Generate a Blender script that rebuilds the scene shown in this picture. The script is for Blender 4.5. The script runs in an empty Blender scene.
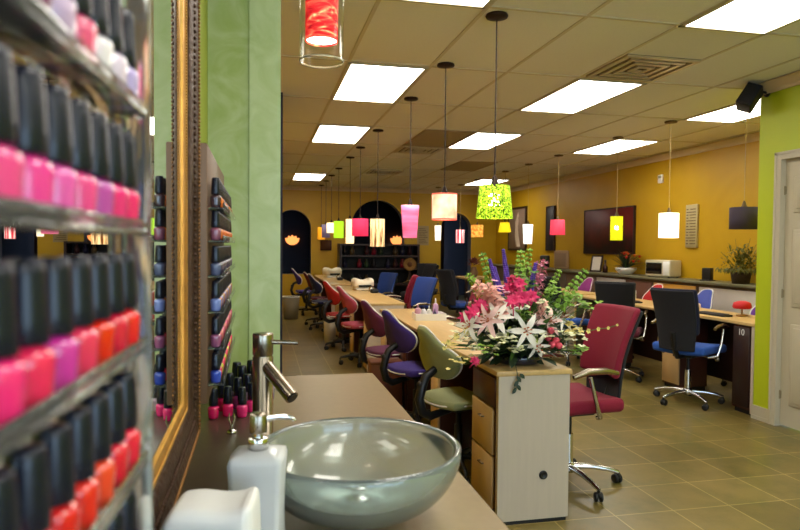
import bpy, bmesh, math, random
from mathutils import Vector as V, Matrix as M
R = random.Random(7)
SC = bpy.context.scene
COL = SC.collection
PI = math.pi
rad = math.radians

# ------------------------------------------------------------------ materials
def lin(c):
    c /= 255.0
    return c / 12.92 if c <= .04045 else ((c + .055) / 1.055) ** 2.4
def rgb(r, g, b):
    return (lin(r), lin(g), lin(b), 1)
_m = {}
def mat(name, col, rough=.5, metal=0, trans=0, ior=1.45, emit=None, es=0, noise=0, nscale=20, bump=0, alpha=1, coat=0, stretch=None, sheen=0, sub=0):
    if name in _m: return _m[name]
    m = bpy.data.materials.new(name); m.use_nodes = True
    nt = m.node_tree; b = nt.nodes['Principled BSDF']
    b.inputs['Base Color'].default_value = col
    b.inputs['Roughness'].default_value = rough
    b.inputs['Metallic'].default_value = metal
    b.inputs['Transmission Weight'].default_value = trans
    b.inputs['IOR'].default_value = ior
    b.inputs['Coat Weight'].default_value = coat
    b.inputs['Sheen Weight'].default_value = sheen
    b.inputs['Alpha'].default_value = alpha
    if emit:
        b.inputs['Emission Color'].default_value = emit
        b.inputs['Emission Strength'].default_value = es
    if noise or bump:
        tc = nt.nodes.new('ShaderNodeTexCoord'); mp = nt.nodes.new('ShaderNodeMapping')
        nz = nt.nodes.new('ShaderNodeTexNoise'); nz.inputs['Scale'].default_value = nscale; nz.inputs['Detail'].default_value = 5
        if stretch: mp.inputs['Scale'].default_value = stretch
        nt.links.new(tc.outputs['Object'], mp.inputs[0]); nt.links.new(mp.outputs[0], nz.inputs['Vector'])
        if noise:
            mx = nt.nodes.new('ShaderNodeMix'); mx.data_type = 'RGBA'
            lo = tuple(c * (1 - noise) for c in col[:3]) + (1,); hi = tuple(min(1, c * (1 + noise)) for c in col[:3]) + (1,)
            mx.inputs[6].default_value = lo; mx.inputs[7].default_value = hi
            nt.links.new(nz.outputs['Fac'], mx.inputs[0]); nt.links.new(mx.outputs[2], b.inputs['Base Color'])
        if bump:
            bp = nt.nodes.new('ShaderNodeBump'); bp.inputs['Strength'].default_value = bump; bp.inputs['Distance'].default_value = .01
            nt.links.new(nz.outputs['Fac'], bp.inputs['Height']); nt.links.new(bp.outputs[0], b.inputs['Normal'])
    _m[name] = m
    return m
def glow(name, col, es, base=None, pattern=None):
    """lamp shade fabric lit from inside"""
    m = mat(name, base or col, rough=.8, emit=col, es=es * .58)
    if pattern:
        nt = m.node_tree; b = nt.nodes['Principled BSDF']
        tc = nt.nodes.new('ShaderNodeTexCoord'); mp = nt.nodes.new('ShaderNodeMapping'); mp.inputs['Scale'].default_value = pattern['scale']
        tx = nt.nodes.new('ShaderNodeTexNoise'); tx.inputs['Scale'].default_value = pattern.get('n', 10); tx.inputs['Detail'].default_value = 3
        tx.inputs['Distortion'].default_value = pattern.get('dist', 0)
        cr = nt.nodes.new('ShaderNodeValToRGB')
        st = pattern['ramp']
        cr.color_ramp.elements[0].position = st[0][0]; cr.color_ramp.elements[0].color = st[0][1]
        cr.color_ramp.elements[1].position = st[-1][0]; cr.color_ramp.elements[1].color = st[-1][1]
        for p, c in st[1:-1]:
            e = cr.color_ramp.elements.new(p); e.color = c
        nt.links.new(tc.outputs['Object'], mp.inputs[0]); nt.links.new(mp.outputs[0], tx.inputs['Vector'])
        nt.links.new(tx.outputs['Fac'], cr.inputs[0]); nt.links.new(cr.outputs[0], b.inputs['Emission Color']); nt.links.new(cr.outputs[0], b.inputs['Base Color'])
    return m

# ------------------------------------------------------------------ mesh builder
class MB:
    def __init__(s): s.v = []; s.f = []; s.mi = []; s.sm = []; s.cur = 0
    def add(s, vs, fs, smooth=False, T=None):
        o = len(s.v)
        s.v += [tuple((T @ V(p)) if T else p) for p in vs]
        for f in fs:
            s.f.append([i + o for i in f]); s.mi.append(s.cur); s.sm.append(smooth)
        return s
    def box(s, x0, x1, y0, y1, z0, z1, T=None):
        vs = [(x, y, z) for z in (z0, z1) for y in (y0, y1) for x in (x0, x1)]
        return s.add(vs, [(0, 2, 3, 1), (4, 5, 7, 6), (0, 1, 5, 4), (2, 6, 7, 3), (0, 4, 6, 2), (1, 3, 7, 5)], False, T)
    def bm(s, b, smooth=False, T=None):
        b.verts.index_update()
        s.add([v.co[:] for v in b.verts], [[v.index for v in f.verts] for f in b.faces], smooth, T); b.free(); return s
    def rbox(s, x0, x1, y0, y1, z0, z1, r=.01, seg=2, T=None, smooth=True, fn=None, cuts=0):
        b = bmesh.new(); bmesh.ops.create_cube(b, size=1)
        for v in b.verts:
            v.co = V(((x0 + x1) / 2 + v.co.x * (x1 - x0), (y0 + y1) / 2 + v.co.y * (y1 - y0), (z0 + z1) / 2 + v.co.z * (z1 - z0)))
        bmesh.ops.bevel(b, geom=b.edges[:] , offset=r, segments=seg, affect='EDGES', profile=.5)
        if cuts:
            bmesh.ops.subdivide_edges(b, edges=b.edges[:], cuts=cuts, use_grid_fill=True)
        if fn:
            for v in b.verts: v.co = V(fn(v.co))
        return s.bm(b, smooth, T)
    def cyl(s, p0, p1, r0, r1=None, n=16, caps=True, smooth=True):
        return s.tube([p0, p1], [r0, r1 if r1 is not None else r0], n, caps, smooth)
    def tube(s, pts, r, n=10, caps=True, smooth=True):
        pts = [V(p) for p in pts]; k = len(pts)
        rs = r if isinstance(r, (list, tuple)) else [r] * k
        vs = []; prev = None
        for i, p in enumerate(pts):
            t = (pts[min(i + 1, k - 1)] - pts[max(i - 1, 0)])
            t = t.normalized() if t.length > 1e-9 else V((0, 0, 1))
            if prev is None:
                a = V((1, 0, 0)) if abs(t.x) < .9 else V((0, 1, 0)); prev = (a - t * a.dot(t)).normalized()
            else:
                q = prev - t * prev.dot(t); prev = q.normalized() if q.length > 1e-9 else prev
            w = t.cross(prev)
            for j in range(n):
                a = 2 * PI * j / n
                vs.append(tuple(p + (prev * math.cos(a) + w * math.sin(a)) * rs[i]))
        fs = [(i * n + j, i * n + (j + 1) % n, (i + 1) * n + (j + 1) % n, (i + 1) * n + j) for i in range(k - 1) for j in range(n)]
        s.add(vs, fs, smooth)
        if caps:
            s.add(vs[:n], [list(range(n))[::-1]]); s.add(vs[-n:], [list(range(n))])
        return s
    def lathe(s, prof, c=(0, 0, 0), n=24, smooth=True, T=None, sq=0):
        vs = []
        for r, z in prof:
            for j in range(n):
                a = 2 * PI * j / n; k = 1
                if sq: k = 1 + sq * (1 / max(abs(math.cos(a)), abs(math.sin(a))) - 1)
                vs.append((c[0] + r * k * math.cos(a), c[1] + r * k * math.sin(a), c[2] + z))
        fs = [(i * n + j, i * n + (j + 1) % n, (i + 1) * n + (j + 1) % n, (i + 1) * n + j) for i in range(len(prof) - 1) for j in range(n)]
        return s.add(vs, fs, smooth, T)
    def ball(s, c, r, n=8, sc=(1, 1, 1), T=None):
        m = max(4, n // 2 + 1)
        prof = [(max(1e-5, r * math.sin(PI * i / m)), -r * math.cos(PI * i / m)) for i in range(m + 1)]
        vs = []
        for rr, z in prof:
            for j in range(n):
                a = 2 * PI * j / n; vs.append((c[0] + rr * math.cos(a) * sc[0], c[1] + rr * math.sin(a) * sc[1], c[2] + z * sc[2]))
        fs = [(i * n + j, i * n + (j + 1) % n, (i + 1) * n + (j + 1) % n, (i + 1) * n + j) for i in range(m) for j in range(n)]
        return s.add(vs, fs, True, T)
    def prism(s, poly, h0, h1, T=None, smooth=False):
        """2D polygon in XY extruded in z from h0 to h1"""
        n = len(poly)
        vs = [(x, y, h0) for x, y in poly] + [(x, y, h1) for x, y in poly]
        s.add(vs, [list(range(n))[::-1], list(range(n, 2 * n))], False, T)
        return s.add(vs, [(i, (i + 1) % n, n + (i + 1) % n, n + i) for i in range(n)], smooth, T)
    def petal(s, base, d, up, L, W, curl=.3, n=4, cup=.15):
        """leaf/petal blade growing from base along d, facing up"""
        d = V(d).normalized(); up = V(up); up = (up - d * up.dot(d)); up = up.normalized() if up.length > 1e-6 else V((0, 0, 1))
        side = d.cross(up); vs = []
        for i in range(n + 1):
            t = i / n; w = W * (math.sin(PI * (t * .86 + .1)) ** .8) * .5 * (1 if t < 1 else .05)
            c = V(base) + d * (L * t) + up * (-curl * L * t * t)
            vs += [tuple(c - side * w + up * (cup * w)), tuple(c), tuple(c + side * w + up * (cup * w))]
        fs = []
        for i in range(n):
            a = 3 * i
            fs += [(a, a + 1, a + 4, a + 3), (a + 1, a + 2, a + 5, a + 4)]
        return s.add(vs, fs, True)
    def mesh(s, name, mats):
        me = bpy.data.meshes.new(name); me.from_pydata(s.v, [], s.f)
        for m in (mats if isinstance(mats, (list, tuple)) else [mats]): me.materials.append(m)
        me.polygons.foreach_set('material_index', s.mi); me.polygons.foreach_set('use_smooth', s.sm); me.update()
        return me
    def build(s, name, mats, parent=None, loc=(0, 0, 0), rz=0):
        o = bpy.data.objects.new(name, s.mesh(name, mats)); COL.objects.link(o)
        o.location = loc; o.rotation_euler = (0, 0, rz)
        if parent: o.parent = parent
        return o
def tag(o, label, cat, group=None, kind=None):
    o['label'] = label; o['category'] = cat
    if group: o['group'] = group
    if kind: o['kind'] = kind
    return o
def struct(o): o['kind'] = 'structure'; return o
def thing(name, label, cat, loc, rz=0, group=None):
    o = bpy.data.objects.new(name, None); COL.objects.link(o); o.location = loc; o.rotation_euler = (0, 0, rz); o.empty_display_size = .1
    return tag(o, label, cat, group)
def kids(o): return [c for c in bpy.data.objects if c.parent == o]
def copy_tree(o, parent=None, ch=None):
    c = o.copy(); COL.objects.link(c)
    if parent: c.parent = parent
    for k in kids(o): copy_tree(k, c)
    return c
def plabel(o, l): o['label'] = l; return o
def face_slot(o, m, i=0):
    o.material_slots[i].link = 'OBJECT'; o.material_slots[i].material = m

# ------------------------------------------------------------------ common materials
oak = mat('light_oak_laminate', rgb(205, 170, 110), .38, noise=.14, nscale=6, stretch=(8, 1, 1))
oakp = mat('pale_maple_panel', rgb(194, 180, 162), .45, noise=.07, nscale=5, stretch=(10, 10, .7))
tan = mat('tan_drawer_front', rgb(205, 170, 115), .45, noise=.06, nscale=8)
walnut = mat('dark_mahogany_laminate', rgb(74, 38, 28), .4, noise=.2, nscale=9, stretch=(1, 1, 6))
darkw = mat('espresso_laminate', rgb(44, 24, 20), .42, noise=.15, nscale=8)
blackp = mat('black_plastic', rgb(20, 20, 22), .42)
blackg = mat('gloss_black_cap', rgb(15, 19, 36), .27)
chrome = mat('chrome', rgb(215, 215, 215), .12, 1)
nickel = mat('brushed_nickel', rgb(160, 148, 132), .27, 1, bump=.03, nscale=60, stretch=(1, 1, 30))
bronze = mat('oil_rubbed_bronze', rgb(48, 34, 28), .45, .6)
white = mat('white_plastic', rgb(235, 235, 232), .35)
piping = mat('white_piping', rgb(240, 238, 235), .5)
trimw = mat('white_painted_trim', rgb(188, 180, 156), .45)
acryl = mat('clear_acrylic', rgb(236, 240, 240), .08, trans=.93, ior=1.3)
def thin_glass(name):
    m = bpy.data.materials.new(name); m.use_nodes = True; nt = m.node_tree; nt.nodes.clear(); N = nt.nodes.new
    o = N('ShaderNodeOutputMaterial'); mx = N('ShaderNodeMixShader'); tr = N('ShaderNodeBsdfTransparent'); gl = N('ShaderNodeBsdfGlossy'); lw = N('ShaderNodeLayerWeight'); pw = N('ShaderNodeMath'); pw.operation = 'POWER'; pw.inputs[1].default_value = 2.5; sc_ = N('ShaderNodeMath'); sc_.operation = 'MULTIPLY'; sc_.inputs[1].default_value = .55
    gl.inputs['Roughness'].default_value = .05; lw.inputs['Blend'].default_value = .5; tr.inputs[0].default_value = (.96, .97, .96, 1)
    nt.links.new(lw.outputs['Facing'], pw.inputs[0]); nt.links.new(pw.outputs[0], sc_.inputs[0]); nt.links.new(sc_.outputs[0], mx.inputs[0]); nt.links.new(tr.outputs[0], mx.inputs[1]); nt.links.new(gl.outputs[0], mx.inputs[2]); nt.links.new(mx.outputs[0], o.inputs[0])
    return m
glassm = thin_glass('clear_glass')

def fabric(name, c): return mat('fabric_' + name, c, .85, noise=.08, nscale=120, bump=.15, sheen=.05)
F = {k: fabric(k, rgb(*c)) for k, c in dict(crimson=(128, 12, 44), blue=(36, 66, 140), royal=(40, 84, 170), black=(24, 24, 30), navy=(28, 30, 74), red=(178, 30, 30), pink=(196, 80, 104),
     purple=(62, 42, 130), plum=(104, 40, 82), sage=(150, 156, 110), magenta=(150, 56, 132), navyback=(20, 24, 52), violet=(110, 60, 150), burgundy=(92, 24, 44), periwinkle=(70, 84, 170)).items()}

# ------------------------------------------------------------------ room shell
XW, XR, YB, ZC = -.205, 5.62, 14.6, 2.74
def paint(name, a, b, scale=3, rough=.5, dist=1.5):
    m = mat(name, a, rough); nt = m.node_tree; bs = nt.nodes['Principled BSDF']
    tc = nt.nodes.new('ShaderNodeTexCoord'); nz = nt.nodes.new('ShaderNodeTexNoise'); nz.inputs['Scale'].default_value = scale
    nz.inputs['Detail'].default_value = 6; nz.inputs['Distortion'].default_value = dist
    cr = nt.nodes.new('ShaderNodeValToRGB'); cr.color_ramp.elements[0].position = .32; cr.color_ramp.elements[1].position = .68
    cr.color_ramp.elements[0].color = a; cr.color_ramp.elements[1].color = b
    nt.links.new(tc.outputs['Object'], nz.inputs['Vector']); nt.links.new(nz.outputs['Fac'], cr.inputs[0]); nt.links.new(cr.outputs[0], bs.inputs['Base Color'])
    bp = nt.nodes.new('ShaderNodeBump'); bp.inputs['Strength'].default_value = .12; bp.inputs['Distance'].default_value = .01
    nt.links.new(nz.outputs['Fac'], bp.inputs['Height']); nt.links.new(bp.outputs[0], bs.inputs['Normal'])
    return m
sage_wall = paint('pale_green_faux_finish', rgb(168, 184, 108), rgb(190, 202, 146), 5, .35, 2.5)
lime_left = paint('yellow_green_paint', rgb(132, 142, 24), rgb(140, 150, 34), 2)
lime = paint('lime_paint', rgb(176, 192, 22), rgb(182, 196, 32), 1.5)
mustard = paint('mustard_paint', rgb(188, 148, 10), rgb(196, 156, 22), 1.2)
navyw = mat('dark_navy_paint', rgb(30, 32, 52), .7)
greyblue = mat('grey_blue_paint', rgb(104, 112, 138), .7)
cream = mat('cream_paint', rgb(200, 186, 150), .7)

def tile_floor():
    m = mat('stone_floor_tile', rgb(150, 140, 100), .3); nt = m.node_tree; b = nt.nodes['Principled BSDF']
    N = nt.nodes.new; L = nt.links.new
    tc = N('ShaderNodeTexCoord'); mp = N('ShaderNodeMapping'); mp.inputs['Location'].default_value = (-1.815 / .343, -2.95 / .343, 0); mp.inputs['Scale'].default_value = (1 / .343,) * 3
    br = N('ShaderNodeTexBrick'); br.offset = 0; br.squash = 1; br.inputs['Scale'].default_value = 1
    br.inputs['Brick Width'].default_value = 1; br.inputs['Row Height'].default_value = 1; br.inputs['Mortar Size'].default_value = .0115; br.inputs['Mortar Smooth'].default_value = .3
    br.inputs['Color1'].default_value = rgb(126, 116, 70); br.inputs['Color2'].default_value = rgb(108, 99, 56); br.inputs['Mortar'].default_value = rgb(172, 160, 110)
    n1 = N('ShaderNodeTexNoise'); n1.inputs['Scale'].default_value = 3.5; n1.inputs['Detail'].default_value = 8; n1.inputs['Roughness'].default_value = .65
    L(tc.outputs['Object'], mp.inputs[0]); L(mp.outputs[0], br.inputs['Vector']); L(tc.outputs['Object'], n1.inputs['Vector'])
    cr = N('ShaderNodeValToRGB'); cr.color_ramp.elements[0].position = .3; cr.color_ramp.elements[0].color = (.60, .66, .44, 1); cr.color_ramp.elements[1].position = .7; cr.color_ramp.elements[1].color = (1.2, 1.03, .9, 1); ce = cr.color_ramp.elements.new(.5); ce.color = (.98, .86, .68, 1)
    L(n1.outputs['Fac'], cr.inputs[0])
    mx = N('ShaderNodeMix'); mx.data_type = 'RGBA'; mx.blend_type = 'MULTIPLY'; mx.inputs[0].default_value = 1
    L(br.outputs['Color'], mx.inputs[6]); L(cr.outputs[0], mx.inputs[7]); L(mx.outputs[2], b.inputs['Base Color'])
    bp = N('ShaderNodeBump'); bp.inputs['Strength'].default_value = .25; bp.inputs['Distance'].default_value = .004
    ad = N('ShaderNodeMath'); ad.operation = 'SUBTRACT'; L(n1.outputs['Fac'], ad.inputs[0]); L(br.outputs['Fac'], ad.inputs[1]); L(ad.outputs[0], bp.inputs['Height']); L(bp.outputs[0], b.inputs['Normal'])
    return m
struct(MB().box(-.4, 6.2, -3.6, 17.6, -.1, 0).build('floor', tile_floor()))
ceilm = mat('acoustic_ceiling_tile', rgb(228, 226, 220), .9, noise=.05, nscale=90, bump=.1)
ceil = struct(MB().box(-.4, 6.2, -3.6, 14.85, ZC, ZC + .1).build('ceiling', ceilm))
g = MB()
for i in range(-3, 9): g.box(1.85 + .61 * i - .012, 1.85 + .61 * i + .012, -3.5, YB, ZC - .005, ZC + .01)
for j in range(-5, 10): g.box(XW, XR, 3.39 + 1.22 * j - .012, 3.39 + 1.22 * j + .012, ZC - .0055, ZC + .01)
g.build('grid_bar', mat('ceiling_grid_metal', rgb(204, 194, 172), .6), ceil)

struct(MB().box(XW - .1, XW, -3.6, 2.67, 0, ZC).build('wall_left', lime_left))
rw = MB().box(XW - .1, .08, 2.67, 2.79, 0, ZC)
struct(rw.build('wall_return', sage_wall))
struct(MB().box(-.043, .082, 2.662, 2.672, 0, ZC).build('wall_lit_band', paint('lit_green_faux_finish', rgb(184, 200, 138), rgb(202, 214, 164), 5, .35, 2.5)))  # band of light on the return wall, put in as a paler thin slab
struct(MB().box(XW - .1, XW, 2.79, 14.6, 0, ZC).build('wall_left_rear', mustard))
struct(MB().box(XW, .195, 5.7, 5.95, 0, ZC).build('wall_pier', navyw))
struct(MB().box(XR, XR + .1, 4.35, 14.6, 0, ZC).build('wall_right', mustard))
fw = MB().box(-.4, 6.2, -3.6, -3.5, 0, .5); fw.box(-.4, 6.2, -3.6, -3.5, 2.4, ZC); fw.box(-.4, .1, -3.6, -3.5, .5, 2.4); fw.box(3.9, 6.2, -3.6, -3.5, .5, 2.4)
struct(fw.build('wall_front', cream))
wn = MB()
for k in range(4): wn.box(.1 + 1.253 * k - .02 * (k > 0), .14 + 1.253 * k - .02 * (k > 0), -3.58, -3.52, .5, 2.4)
wn.box(.1, 3.9, -3.58, -3.52, .5, .54); wn.box(.1, 3.9, -3.58, -3.52, 2.36, 2.4)
wno = struct(wn.build('window_1', mat('window_frame_metal', rgb(60, 60, 62), .4, .5)))
MB().box(.1, 3.9, -3.553, -3.547, .5, 2.4).build('window_pane', mat('window_pane', rgb(220, 235, 240), .02, alpha=.08), wno)
# green partition with a door
DY0, DY1, DZ = 3.33, 4.225, 2.10
gp = MB().box(4.0, 4.12, -3.5, DY0 - .01, 0, ZC); gp.box(4.0, 4.12, DY1 + .01, 4.47, 0, ZC); gp.box(4.0, 4.12, DY0 - .01, DY1 + .01, DZ + .01, ZC)
gp.box(4.12, 5.62, 4.35, 4.47, 0, ZC)
struct(gp.build('wall_green', lime))
def door():
    d = MB(); y0, y1 = DY0, DY1
    d.box(4.03, 4.065, y0, y1, .012, DZ)
    dr = struct(d.build('door_1', trimw))
    p = MB(); w = (y1 - y0)
    rows = [(.18, .82), (.95, 1.55), (1.68, 1.96)]
    for z0, z1 in rows:
        for a, b in ((.1, .46), (.54, .9)):
            p.rbox(4.018, 4.034, y0 + w * a, y0 + w * b, z0, z1, .008, 2)
            p.rbox(4.012, 4.03, y0 + w * a + .03, y0 + w * b - .03, z0 + .03, z1 - .03, .006, 2)
    p.build('door_panel', trimw, dr)
    h = MB()
    for z in (.25, 1.05, 1.86): h.cyl((4.022, y1 - .002, z - .035), (4.022, y1 - .002, z + .035), .006, n=8); h.box(4.024, 4.031, y1 - .012, y1 - .002, z - .03, z + .03)
    h.build('hinge', mat('dull_hinge', rgb(150, 138, 110), .5, .4), dr)
    k = MB(); k.lathe([(.001, .05), (.024, .045), (.028, .03), (.02, .015), (.012, .01), (.012, 0), (.026, 0)], T=M.Translation((4.03, y0 + .07, 1.0)) @ M.Rotation(-PI / 2, 4, 'Y'))
    k.build('door_knob', nickel, dr)
door()
t = MB(); c = .06
t.box(3.982, 4.0, DY1, DY1 + c, 0, DZ + c); t.box(3.982, 4.0, DY0 - c, DY0, 0, DZ + c); t.box(3.982, 4.0, DY0, DY1, DZ, DZ + c)
t.box(3.976, 3.99, DY1 + c - .02, DY1 + c, 0, DZ + c); t.box(3.976, 3.99, DY0 - c, DY0 - c + .02, 0, DZ + c); t.box(3.976, 3.99, DY0 - c, DY1 + c, DZ + c - .02, DZ + c)
t.box(4.0, 4.12, DY1 - .001, DY1 + .012, 0, DZ); t.box(4.0, 4.12, DY0 - .012, DY0 + .001, 0, DZ); t.box(4.0, 4.12, DY0, DY1, DZ - .001, DZ + .012)
struct(t.build('trim_1', trimw))
def crown(pts, name):
    """crown moulding swept along wall line pts (x,y,nx,ny)"""
    prof = [(0, -.085), (.012, -.085), (.02, -.06), (.045, -.03), (.06, -.012), (.07, -.012), (.07, 0)]
    m = MB(); vs = []
    for x, y, nx, ny in pts:
        for d, z in prof: vs.append((x + nx * d, y + ny * d, ZC - .006 + z))
    k = len(prof)
    m.add(vs, [(i * k + j, i * k + j + 1, (i + 1) * k + j + 1, (i + 1) * k + j) for i in range(len(pts) - 1) for j in range(k - 1)])
    return struct(m.build(name, mat('beige_crown', rgb(206, 186, 150), .6)))
crown([(4.0, -3.4, -1, 0), (4.0, 4.47, -1, 1), (XR, 4.47, -1, 1), (XR, YB, -1, -1), (XW, YB, 1, -1)], 'trim_2')
b = MB(); bh = .11
b.box(3.985, 4.0, DY1 + c, 4.47, 0, bh); b.box(3.985, 4.0, -3.5, DY0 - c, 0, bh); b.box(3.98, 4.0, DY1 + c, 4.47, 0, .03)
struct(b.build('baseboard_right', trimw))

def arch_wall(x0, x1, y, th, ops, m, mrev):
    xs = sorted({x0, x1} | {a + (b - a) * (.5 - .5 * math.cos(PI * k / 20)) for a, b, s_, t_ in ops for k in range(21)})
    w = MB()
    def top(x, o):
        a, b_, s_, t_ = o; c_ = (a + b_) / 2; h = (b_ - a) / 2
        q = max(0, 1 - ((x - c_) / h) ** 2); return t_ - h + h * math.sqrt(q)
    for xa, xb in zip(xs, xs[1:]):
        o = next((o for o in ops if xa >= o[0] - 1e-6 and xb <= o[1] + 1e-6), None)
        w.cur = 0
        if not o:
            for yy in (y, y + th): w.add([(xa, yy, 0), (xb, yy, 0), (xb, yy, ZC), (xa, yy, ZC)], [(0, 1, 2, 3)])
        else:
            ta, tb = top(xa, o), top(xb, o)
            for yy in (y, y + th):
                w.add([(xa, yy, ta), (xb, yy, tb), (xb, yy, ZC), (xa, yy, ZC)], [(0, 1, 2, 3)])
                if o[2] > 0: w.add([(xa, yy, 0), (xb, yy, 0), (xb, yy, o[2]), (xa, yy, o[2])], [(0, 1, 2, 3)])
            w.cur = 1
            w.add([(xa, y, ta), (xb, y, tb), (xb, y + th, tb), (xa, y + th, ta)], [(0, 1, 2, 3)])
            if o[2] > 0: w.add([(xa, y, o[2]), (xb, y, o[2]), (xb, y + th, o[2]), (xa, y + th, o[2])], [(0, 1, 2, 3)])
    w.cur = 1
    for a, b_, s_, t_ in ops:
        sp = t_ - (b_ - a) / 2
        for x in (a, b_): w.add([(x, y, s_), (x, y + th, s_), (x, y + th, sp), (x, y, sp)], [(0, 1, 2, 3)])
    return struct(w.build('wall_back', [m, mrev]))
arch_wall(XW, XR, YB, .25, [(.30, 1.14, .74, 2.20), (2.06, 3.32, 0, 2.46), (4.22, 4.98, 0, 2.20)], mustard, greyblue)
bk = MB(); bk.box(-.4, 6.2, 17.4, 17.5, 0, ZC); bk.box(-.4, -.3, 14.85, 17.4, 0, ZC); bk.box(6.1, 6.2, 14.85, 17.4, 0, ZC); bk.box(-.4, 6.2, 14.86, 17.5, ZC, ZC + .1)
bk.box(1.55, 1.65, 14.86, 17.4, 0, ZC); bk.box(4.6, 4.7, 15.6, 17.4, 0, ZC)
struct(bk.build('wall_alcove', navyw))

# ------------------------------------------------------------------ ceiling fixtures
panel = mat('lit_diffuser', rgb(250, 248, 240), .6, emit=(1.0, .95, .86, 1), es=7.0)
def troffer(i, j, label):
    x = .93 + 1.83 * i; y = 2.80 + 2.44 * j
    r = thing('ceiling_light', label, 'ceiling light', (x, y, ZC), group='fluorescent panels in the ceiling')
    f = MB()
    for a in (-1, 1):
        f.box(a * .29 - .014, a * .29 + .014, -.605, .605, -.012, .004); f.box(-.304, .304, a * .595 - .012, a * .595 + .012, -.012, .004)
    f.build('frame', trimw, r)
    MB().box(-.278, .278, -.585, .585, -.007, .002).build('diffuser', panel, r)
rowA = 'in the row nearest the green partition wall with the wood rack'
for i, j, lb in [(0, -1, 'lit ceiling panel directly above the sink counter, overhead behind the glass pendant'),
    (0, 0, 'lit ceiling panel cut by the top edge above the two dark pendant canopies'), (0, 1, 'large lit ceiling panel just beyond the red glass pendant'),
    (0, 2, 'lit ceiling panel second beyond the red glass pendant, beside a row of cords'), (0, 4, 'small distant lit ceiling panel near the arched navy niche'),
    (1, -1, 'lit ceiling panel overhead between the counter and the white door'), (1, 0, 'big lit ceiling panel at the upper corner above the green wall'),
    (1, 1, 'lit ceiling panel next to the square air diffuser'), (1, 2, 'lit ceiling panel behind the green patterned pendant cord'),
    (2, 1, 'lit ceiling panel partly hidden behind the black corner speaker'), (2, 2, 'lit ceiling panel above the dark red wall painting'),
    (2, 4, 'farthest lit ceiling panel, just over the green patterned shade'), (0, -2, 'lit ceiling panel above the entrance end of the counter'), (1, -2, 'lit ceiling panel above the entrance end of the aisle')]:
    troffer(i, j, lb)
def vent(x, y, s, lb, slots=4):
    r = thing('ceiling_vent', lb, 'air vent', (x, y, ZC), group='air vents in the ceiling')
    f = MB()
    for k in range(slots):
        o = s * (1 - k / slots); q = o - s * .13; z0, z1 = -.016, -.004
        for a in (-1, 1):
            f.box(min(a * o, a * q), max(a * o, a * q), -o, o, z0, z1); f.box(-q, q, min(a * o, a * q), max(a * o, a * q), z0, z1)
    f.build('louver', mat('vent_metal', rgb(196, 182, 152), .35, .4), r)
    MB().box(-s, s, -s, s, -.004, .001).build('back_plate', mat('vent_dark', rgb(100, 88, 66), .8), r)
vent(2.77, 4.27, .29, 'square four-way ceiling air diffuser beside a lit panel')
vent(2.15, 8.6, .29, 'small ceiling air vent beyond the pink cone pendant cord')
vent(2.2, 11.3, .29, 'farthest ceiling air vent beyond the patterned lantern cord')
for x, y, lb in ((3.37, 10.1, 'dark perforated return air grille in the ceiling above the green patterned shade'), (2.15, 7.66, 'dark return air grille with one bright spot in the ceiling near the peach drum cord')):
    r = thing('return_grille', lb, 'air vent', (x, y, ZC), group='return grilles in the ceiling')
    MB().box(-.29, .29, -.58, .58, -.008, .002).build('grille_face', mat('grille_grey', rgb(166, 150, 116), .7, noise=.15, nscale=160), r)
    f = MB()
    for a in (-1, 1): f.box(a * .295 - .012, a * .295 + .012, -.6, .6, -.014, .003); f.box(-.3, .3, a * .59 - .012, a * .59 + .012, -.014, .003)
    f.build('frame', mat('grille_frame', rgb(150, 130, 98), .6), r)

# ------------------------------------------------------------------ pendants
bulbm = mat('lit_bulb', rgb(255, 245, 225), .5, emit=(1, .9, .7, 1), es=18)
def pendant(x, y, ztop, zbot, wt, wb, m, lb, dark=True, group='pendant lamps over the manicure tables', sqr=False, bulb=False, stripe=None, hang=True):
    r = thing('pendant_lamp', lb, 'pendant lamp', (x, y, ZC), group=group)
    cm = bronze if dark else mat('satin_canopy', rgb(110, 92, 66), .4, .6)
    cd = mat('dark_cord', rgb(40, 28, 24), .6) if dark else mat('clear_cord', rgb(190, 165, 110), .4)
    h = ztop - ZC; hb = zbot - ZC
    MB().lathe([(.001, -.025), (.02, -.024), (.062, -.017), (.066, -.008), (.062, -.004), (.062, 0)], n=20).build('canopy', cm, r)
    MB().cyl((0, 0, -.02), (0, 0, h + .05), .0045 if dark else .003, n=6).build('cord', cd, r)
    MB().lathe([(.006, h + .06), (.012, h + .05), (.02, h + .02), (.028, h + .005), (.03, h - .012), (.001, h - .012)], n=14).build('socket', cm, r)
    s = MB()
    n = 4 if sqr else 32
    a, b_ = wt / 2, wb / 2
    if sqr: a *= 1.414; b_ *= 1.414
    pr = [(b_ - .004, hb), (b_, hb), (a, h), (a - .004, h), (b_ - .004, hb)]
    if sqr: s.lathe(pr, n=4, smooth=False, T=M.Rotation(PI / 4 + .2, 4, 'Z'))
    else: s.lathe(pr, n=n)
    sh = s.build('shade', m, r)
    sp = MB()
    for k in range(3):
        q = k * 2 * PI / 3; sp.cyl((0, 0, h - .004), (a * .98 * math.cos(q), a * .98 * math.sin(q), h - .004), .002, n=5)
    sp.build('spider', cm, r)
    if bulb:
        MB().ball((0, 0, (h + hb) / 2 + .01), min(.042, wb * .2), 12, (1, 1, 1.1)).build('bulb', bulbm, r)
    if stripe:
        for z in (h, hb): MB().lathe([(a + .001, z - .005), (a + .001, z + .005)], n=32).build('rim', stripe, r)
    return r
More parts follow.
